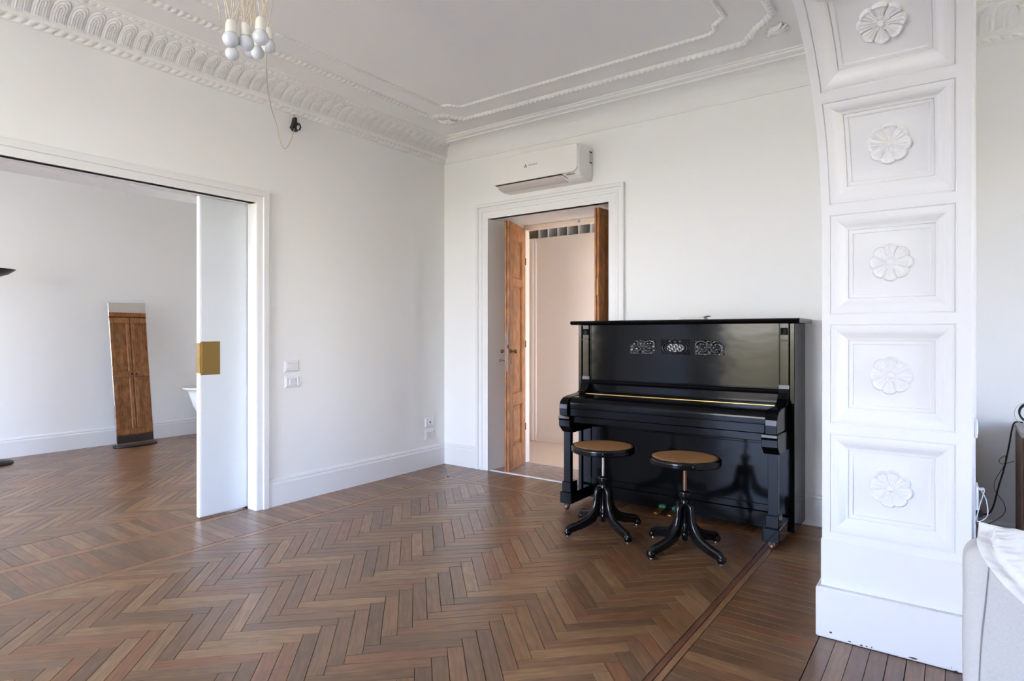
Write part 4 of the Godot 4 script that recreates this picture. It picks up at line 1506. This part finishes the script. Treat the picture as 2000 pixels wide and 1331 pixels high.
func pendant() -> void:
	var top := Vector3(1.66, H, 2.99)
	var t := thing("pendant_lamp", "cluster of bare white globe bulbs hanging on cream cords", "lamp", top)
	var st := new_st(true)
	lathe(st, [Vector2(0, -0.045), Vector2(0.035, -0.043), Vector2(0.055, -0.03), Vector2(0.06, 0.0)], 28)
	part("canopy", st, M.socket, t)
	var spots := [Vector3(1.711, 2.403, 3.106), Vector3(1.722, 2.408, 3.048), Vector3(1.769, 2.431, 3.014), Vector3(1.611, 2.491, 2.881), Vector3(1.518, 2.491, 2.875), Vector3(1.427, 2.486, 2.941), Vector3(1.455, 2.515, 2.873)]
	for i in spots.size():
		var p: Vector3 = spots[i] - top
		var r := 0.0305 if i < 3 else 0.029
		var lean := Vector3(p.x, 0, p.z) * -0.25 + Vector3.UP
		lean = (lean + Vector3(rng.randf_range(-0.10, 0.10), 0, rng.randf_range(-0.10, 0.10))).normalized()
		var q := Quaternion(Vector3.UP, lean)
		var xf := Transform3D(Basis(q), p)
		var so := new_st(true)
		so.set_smooth_group(0)
		lathe(so, [Vector2(0.0, 0.026), Vector2(0.0195, 0.026), Vector2(0.0210, 0.032), Vector2(0.0195, 0.036), Vector2(0.0210, 0.041), Vector2(0.0195, 0.046), Vector2(0.0205, 0.052), Vector2(0.0185, 0.068), Vector2(0.0150, 0.076), Vector2(0.0060, 0.080), Vector2(0.0, 0.080)], 22, xf)
		var sp := part("lamp_holder", so, M.socket, t)
		var bu := new_st(true)
		var prof := []
		for k in 19:
			var a := -PI * 0.5 + PI * 0.86 * k / 18.0
			prof.append(Vector2(maxf(0.0, r * cos(a)), r * sin(a)))
		prof.append(Vector2(0.0135, r * 1.0))
		prof.append(Vector2(0.0, r * 1.0))
		lathe(bu, prof, 28, xf)
		part("bulb", bu, M.bulb, sp)
		for c in 3:
			var cd := new_st(true)
			var a0: Vector3 = xf * Vector3(0.004 * (c - 1), 0.078, 0.003 * (c % 2))
			var a3 := Vector3(rng.randf_range(-0.02, 0.02), -0.04, rng.randf_range(-0.02, 0.02))
			var sway := Vector3(rng.randf_range(-0.05, 0.05), 0, rng.randf_range(-0.05, 0.05))
			var ctr := [a0, a0.lerp(a3, 0.12) + sway * 0.5 + lean * 0.02, a0.lerp(a3, 0.4) + sway, a0.lerp(a3, 0.75) + sway * 0.4, a3]
			tube(cd, smooth_path(ctr, 5), 0.0024, 6)
			part("cord", cd, M.cord, sp)
	for i in 8:
		var cd := new_st(true)
		var low := Vector3(rng.randf_range(-0.10, 0.14), rng.randf_range(-0.55, -0.48), rng.randf_range(-0.06, 0.10))
		tube(cd, smooth_path([low, low + Vector3(rng.randf_range(-0.03, 0.03), 0.2, 0.02), Vector3(rng.randf_range(-0.02, 0.02), -0.04, 0)], 6), 0.0024, 6)
		part("spare_cord", cd, M.cord, t)
	# the feed wire sags from the cluster to a bracket on the left wall
	var w := new_st(true)
	tube(w, smooth_path([Vector3(1.66, 2.62, 2.93), Vector3(1.666, 2.436, 2.928), Vector3(1.533, 2.415, 2.84), Vector3(1.262, 2.456, 2.665), Vector3(0.916, 2.502, 2.423), Vector3(0.579, 2.554, 2.174), Vector3(0.28, 2.569, 1.958), Vector3(0.13, 2.574, 1.82), Vector3(0.060, 2.671, 1.727), Vector3(0.045, 2.76, 1.69), Vector3(0.030, 2.84, 1.672)], 5), 0.0022, 6)
	tag(part("feed_wire", w, M.wire, self), "thin pale wire sagging from the bulb cluster to the wall", "wire")
	var b := thing("wall_bracket", "small black bracket with a wire high on the left wall", "bracket", Vector3(0, 2.82, 1.669))
	st = new_st()
	prism(st, PackedVector2Array([Vector2(-0.030, -0.035), Vector2(-0.006, -0.058), Vector2(0.020, -0.055), Vector2(0.022, -0.010), Vector2(0.010, 0.010), Vector2(0.008, 0.040), Vector2(-0.008, 0.042), Vector2(-0.014, 0.008)]), 0.0, 0.045, Transform3D(Basis(Vector3.FORWARD, Vector3.UP, Vector3.RIGHT), Vector3.ZERO), 0.004)
	part("housing", st, M.black, b)
	st = new_st(true)
	tube(st, [Vector3(0.040, -0.045, -0.028), Vector3(0.044, -0.02, -0.036), Vector3(0.040, 0.0, -0.030), Vector3(0.036, 0.004, -0.018)], 0.006, 8)
	part("hook", st, M.black, b)
	box_part("clip", Vector3(0.010, 0.040, -0.006), Vector3(0.024, 0.068, 0.006), M.wire, b, 0.002)
	box_part("rating_label", Vector3(0.0445, -0.046, -0.016), Vector3(0.0458, -0.018, -0.004), M.paper, b, 0.0004)

# ------------------------------------------------------------------ left room
func left_room() -> void:
	# tall mirror leaning back on an oval foot
	var t := thing("standing_mirror", "tall narrow frameless mirror on an oval black foot by the wall", "mirror", Vector3(-3.44, 0, 1.345), 0.0)
	var st := new_st(true)
	st.set_smooth_group(-1)
	var oval := PackedVector2Array()
	for k in 40:
		oval.append(Vector2(cos(TAU * k / 40) * 0.125, sin(TAU * k / 40) * 0.225))
	prism(st, oval, 0.0, 0.022, Transform3D(Basis(Vector3.RIGHT, Vector3.BACK, Vector3.UP), Vector3.ZERO), 0.005)
	part("foot", st, M.black, t)
	var g := new_st()
	bx(g, Vector3(0.0, 0.0, -0.194), Vector3(0.006, 1.58, 0.194), 0.001)
	var glass := part("backing", g, M.iron, t)
	glass.position = Vector3(0.0, 0.024, 0.0)
	glass.rotation_degrees = Vector3(1.6, 2.0, 4.2)
	box_part("mirror_glass", Vector3(0.006, 0.0, -0.193), Vector3(0.0085, 1.578, 0.193), M.mirror, glass, 0.0005)
	# pine wardrobe, seen in the mirror
	t = thing("wardrobe", "pine two-door wardrobe whose reflection fills the standing mirror", "wardrobe", Vector3(-0.66, 0, 0.12))
	box_part("carcass", Vector3(-0.255, 0.0, -0.53), Vector3(0.26, 1.90, 0.53), M.pine, t, 0.004)
	box_part("cornice", Vector3(-0.30, 1.90, -0.57), Vector3(0.27, 1.965, 0.57), M.pine_edge, t, 0.008)
	box_part("plinth", Vector3(-0.28, 0.0, -0.55), Vector3(0.26, 0.10, 0.55), M.iron, t, 0.004)
	for s in [-1.0, 1.0]:
		var d := box_part("door", Vector3(-0.275, 0.12, s * 0.004), Vector3(-0.255, 1.885, s * 0.52), M.pine, t, 0.002)
		for r in [[0.12, 0.20], [0.98, 1.06], [1.80, 1.885]]:
			box_part("rail", Vector3(-0.300, r[0], s * 0.004), Vector3(-0.275, r[1], s * 0.52), M.pine, d, 0.003)
		for z in [[0.004, 0.065], [0.232, 0.292], [0.46, 0.52]]:
			for y in [[0.20, 0.98], [1.06, 1.80]]:
				box_part("stile", Vector3(-0.300, y[0], s * z[0]), Vector3(-0.275, y[1], s * z[1]), M.pine, d, 0.010)
		var k := new_st(true)
		lathe(k, [Vector2(0, 0), Vector2(0.008, 0), Vector2(0.007, 0.014), Vector2(0.015, 0.020), Vector2(0.012, 0.030), Vector2(0, 0.032)], 14, Transform3D(Basis(Vector3.UP, Vector3.LEFT, Vector3.BACK), Vector3(-0.300, 1.02, s * 0.035)))
		part("knob", k, M.black, d)
	# roll-top bath, only its rim shows past the sliding door
	t = thing("bathtub", "white roll-top bathtub half hidden behind the sliding door", "bathtub", Vector3(-3.31, 0, 0.115))
	var prof := [Vector2(0.0, 0.17), Vector2(0.45, 0.17), Vector2(0.66, 0.175), Vector2(0.76, 0.24), Vector2(0.86, 0.44), Vector2(0.91, 0.56), Vector2(0.945, 0.607), Vector2(0.985, 0.620), Vector2(1.0, 0.612), Vector2(1.0, 0.598), Vector2(0.975, 0.586), Vector2(0.945, 0.572), Vector2(0.92, 0.50), Vector2(0.88, 0.38), Vector2(0.80, 0.22), Vector2(0.70, 0.13), Vector2(0.45, 0.11), Vector2(0.0, 0.11)]
	obj("tub_shell", grid(56, prof.size() - 1, func(i: int, j: int) -> Vector3:
		var a := TAU * i / 56.0
		var p: Vector2 = prof[prof.size() - 1 - j]
		var cx := signf(cos(a)) * pow(absf(cos(a)), 0.85)
		var cz := signf(sin(a)) * pow(absf(sin(a)), 0.85)
		return Vector3(cx * 0.36 * p.x, p.y, cz * (0.75 - (1.0 - p.x) * 0.35) * (p.x if p.x < 0.5 else 1.0 - (1.0 - p.x) * 1.0)), true), M.enamel, t)
	for sx in [-1.0, 1.0]:
		for sz in [-1.0, 1.0]:
			var f := new_st(true)
			tube(f, [Vector3(sx * 0.17, 0.15, sz * 0.34), Vector3(sx * 0.22, 0.10, sz * 0.38), Vector3(sx * 0.21, 0.05, sz * 0.37), Vector3(sx * 0.23, 0.016, sz * 0.39)], [0.03, 0.028, 0.018, 0.016], 10)
			part("claw_foot", f, M.enamel, t)
	# black uplighter at the edge of view
	t = thing("floor_lamp", "black uplighter floor lamp with round foot at the wall", "lamp", Vector3(-3.42, 0, 2.60))
	st = new_st(true)
	lathe(st, [Vector2(0, 0), Vector2(0.15, 0), Vector2(0.152, 0.012), Vector2(0.145, 0.024), Vector2(0.03, 0.030), Vector2(0.012, 0.04), Vector2(0.0, 0.04)], 40)
	part("base", st, M.black, t)
	st = new_st(true)
	lathe(st, [Vector2(0.012, 0.03), Vector2(0.012, 1.80)], 14)
	part("pole", st, M.black, t)
	st = new_st(true)
	lathe(st, [Vector2(0.0, 1.80), Vector2(0.05, 1.802), Vector2(0.11, 1.825), Vector2(0.165, 1.868), Vector2(0.168, 1.874), Vector2(0.160, 1.874), Vector2(0.10, 1.835), Vector2(0.0, 1.815)], 40)
	part("shade", st, M.iron, t)

# ------------------------------------------------------------------ sofa corner
func sofa_corner() -> void:
	var t := thing("sofa", "white linen covered sofa arm in front of the pier", "sofa", Vector3(4.02, 0, 1.25))
	var nz := noise(3.0, 2, 77)
	var soft := func(p: Vector3, n: Vector3) -> Vector3: return p + n * 0.003 * nz.get_noise_3d(p.x * 3.0, p.y * 2.0, p.z * 3.0)
	var st := new_st(true)
	rbox(st, Vector3(0.0, 0.03, 0.75), Vector3(0.88, 0.632, 0.93), 0.055, 20, soft)
	var arm := part("arm", st, M.linen, t)
	st = new_st(true)
	tube(st, smooth_path([Vector3(0.064, 0.634, 0.872), Vector3(0.062, 0.626, 0.900), Vector3(0.060, 0.606, 0.922), Vector3(0.058, 0.575, 0.932), Vector3(0.052, 0.50, 0.933), Vector3(0.042, 0.38, 0.932), Vector3(0.036, 0.24, 0.930), Vector3(0.033, 0.08, 0.929)], 6), 0.0014, 6)
	part("seam", st, M.seam, arm)
	st = new_st(true)
	rbox(st, Vector3(0.11, 0.06, 0.02), Vector3(0.74, 0.40, 0.745), 0.05, 12, soft)
	part("seat", st, M.linen, t)
	st = new_st(true)
	rbox(st, Vector3(0.745, 0.06, 0.02), Vector3(0.93, 0.72, 0.745), 0.05, 12, soft)
	part("back", st, M.linen, t)
	# flanged pillow over the arm
	t = thing("pillow", "white pillow with a stitched flange lying over the sofa arm", "pillow", Vector3(4.27, 0.60, 2.25))
	var c := [Vector3(4.062, 0.668, 2.02), Vector3(4.46, 0.662, 2.20), Vector3(4.52, 0.640, 2.56), Vector3(4.142, 0.582, 2.44)]
	var org := t.position
	var wob := noise(2.2, 3, 91)
	for side in [1.0, -1.0]:
		var mesh := grid(48, 48, func(i: int, j: int) -> Vector3:
			var u := i / 48.0
			var v := j / 48.0
			if side < 0:
				u = 1.0 - u
			var p: Vector3 = c[0].lerp(c[1], u).lerp(c[3].lerp(c[2], u), v)
			# the filled sides bow out between the pointed corners
			p += (c[0] - c[1]).normalized() * 0.045 * sin(PI * v) * (1.0 - u) + (c[0] - c[3]).normalized() * 0.03 * sin(PI * u) * (1.0 - v)
			var e := minf(minf(u, 1.0 - u), minf(v, 1.0 - v))
			var body := 0.35 * smoothstep(0.088, 0.115, e) + 0.65 * smoothstep(0.10, 0.36, e)
			var h := 0.055 * body if side > 0 else -0.012 * body
			h += 0.004 * side * smoothstep(0.0, 0.02, e)
			h -= 0.005 * side * exp(-pow((e - 0.088) / 0.010, 2.0))
			var along := v if minf(u, 1.0 - u) < minf(v, 1.0 - v) else u
			var pucker := 0.0022 * sin(along * 95.0 + 2.0 * sin(along * 17.0)) * exp(-pow((e - 0.15) / 0.05, 2.0))
			h += (pucker + 0.010 * wob.get_noise_2d(u * 2.2, v * 2.2) * body) * side
			var lift := 0.012 * wob.get_noise_2d(u * 1.4 + 9.0, v * 1.4) * (1.0 - body)
			return p + Vector3(-0.25, 0.93, 0.25).normalized() * (h + lift) - org)
		obj("pillow_face", mesh, M.pillow, t)
	# sideboard against the back wall
	t = thing("sideboard", "brown wooden sideboard with a grey top against the wall", "cabinet", Vector3(4.27, 0, 0.03))
	box_part("carcass", Vector3(0.0, 0.0, 0.0), Vector3(1.3, 0.735, 0.405), M.cabinet, t, 0.003)
	box_part("worktop", Vector3(-0.004, 0.735, -0.002), Vector3(1.31, 0.762, 0.43), M.cabinet_top, t, 0.003)
	for k in 3:
		var d := box_part("door", Vector3(0.02 + 0.425 * k, 0.05, 0.405), Vector3(0.435 + 0.425 * k, 0.715, 0.423), M.cabinet, t, 0.003)
		box_part("knob", Vector3(0.39 + 0.425 * k, 0.38, 0.423), Vector3(0.41 + 0.425 * k, 0.40, 0.44), M.old_brass, d, 0.004)
	# cables on and beside the sideboard
	st = new_st(true)
	var loop := []
	for i in 49:
		var a := TAU * i / 24.0
		loop.append(Vector3(4.325 + 0.05 * cos(a), 0.835 + 0.05 * sin(a) + 0.003 * (i / 24), 0.20 + 0.012 * sin(a * 0.5)))
	tube(st, loop, 0.0045, 8)
	tag(part("coiled_cable", st, M.rubber, self), "coil of black cable standing on the sideboard", "cable")
	st = new_st(true)
	loop = []
	for i in 33:
		var a := TAU * i / 32.0
		loop.append(Vector3(4.312 + 0.055 * cos(a), 0.825 + 0.060 * sin(a), 0.16))
	tube(st, loop, 0.0016, 6)
	tag(part("white_cable_loop", st, M.wire, self), "loop of thin white cable standing behind the black coil", "cable")
	st = new_st(true)
	tube(st, smooth_path([Vector3(4.30, 0.767, 0.06), Vector3(4.266, 0.766, 0.055), Vector3(4.253, 0.723, 0.06), Vector3(4.239, 0.644, 0.1), Vector3(4.217, 0.532, 0.15), Vector3(4.19, 0.433, 0.2), Vector3(4.165, 0.331, 0.25), Vector3(4.141, 0.300, 0.3), Vector3(4.102, 0.305, 0.35)], 5), 0.0040, 8)
	var cable := thing("power_cable", "black power cable from the sideboard to the pier socket", "cable")
	part("lead", st, M.rubber, cable)
	box_part("plug", Vector3(4.088, 0.292, 0.33), Vector3(4.118, 0.322, 0.37), M.rubber, cable, 0.006)
	cable = thing("charger_cable", "white charger cable hanging knotted from the pier socket", "cable")
	st = new_st(true)
	tube(st, smooth_path([Vector3(4.090, 0.450, 0.45), Vector3(4.105, 0.455, 0.43), Vector3(4.122, 0.447, 0.42), Vector3(4.10, 0.351, 0.42), Vector3(4.092, 0.282, 0.42), Vector3(4.125, 0.295, 0.4), Vector3(4.137, 0.328, 0.4), Vector3(4.13, 0.394, 0.4), Vector3(4.114, 0.432, 0.42), Vector3(4.108, 0.452, 0.43)], 5), 0.0026, 8)
	part("lead", st, M.switch, cable)
	for k in 4:
		box_part("connector", Vector3(4.088 + k * 0.009, 0.444 + 0.004 * (k % 2), 0.425), Vector3(4.096 + k * 0.009, 0.456 + 0.004 * (k % 2), 0.440), M.switch, cable, 0.002)
	st = new_st(true)
	tube(st, smooth_path([Vector3(4.262, 0.552, 0.06), Vector3(4.213, 0.531, 0.06), Vector3(4.198, 0.549, 0.06), Vector3(4.224, 0.578, 0.065), Vector3(4.219, 0.525, 0.07), Vector3(4.182, 0.445, 0.08), Vector3(4.178, 0.389, 0.1), Vector3(4.217, 0.323, 0.1), Vector3(4.216, 0.269, 0.12), Vector3(4.151, 0.225, 0.2), Vector3(4.100, 0.240, 0.35), Vector3(4.086, 0.28, 0.42)], 5), 0.0016, 6)
	tag(part("thin_cable", st, M.iron, self), "thin grey cable looping beside the black power cable", "cable")
	var pl := thing("pier_switch", "white switch plate on the side of the arch pier", "switch", Vector3(4.0745, 0.81, 0.80))
	box_part("plate", Vector3(-0.002, -0.04, -0.06), Vector3(0.010, 0.04, 0.06), M.switch, pl, 0.003)
	box_part("key", Vector3(0.008, -0.022, -0.035), Vector3(0.013, 0.022, 0.035), M.switch, pl, 0.002)
	pl = thing("pier_socket", "white socket plate low on the side of the arch pier", "socket", Vector3(4.0855, 0.42, 0.46))
	box_part("plate", Vector3(-0.002, -0.06, -0.06), Vector3(0.010, 0.06, 0.06), M.switch, pl, 0.003)
	box_part("outlet", Vector3(0.008, -0.03, -0.02), Vector3(0.012, 0.03, 0.02), M.switch, pl, 0.002)

func _ready() -> void:
	rng.seed = 20240611
	camera_and_light()
	materials()
	shell()
	cornices()
	arch_wall()
	parquet()
	doors()
	piano()
	stools()
	room_fixtures()
	left_room()
	sofa_corner()
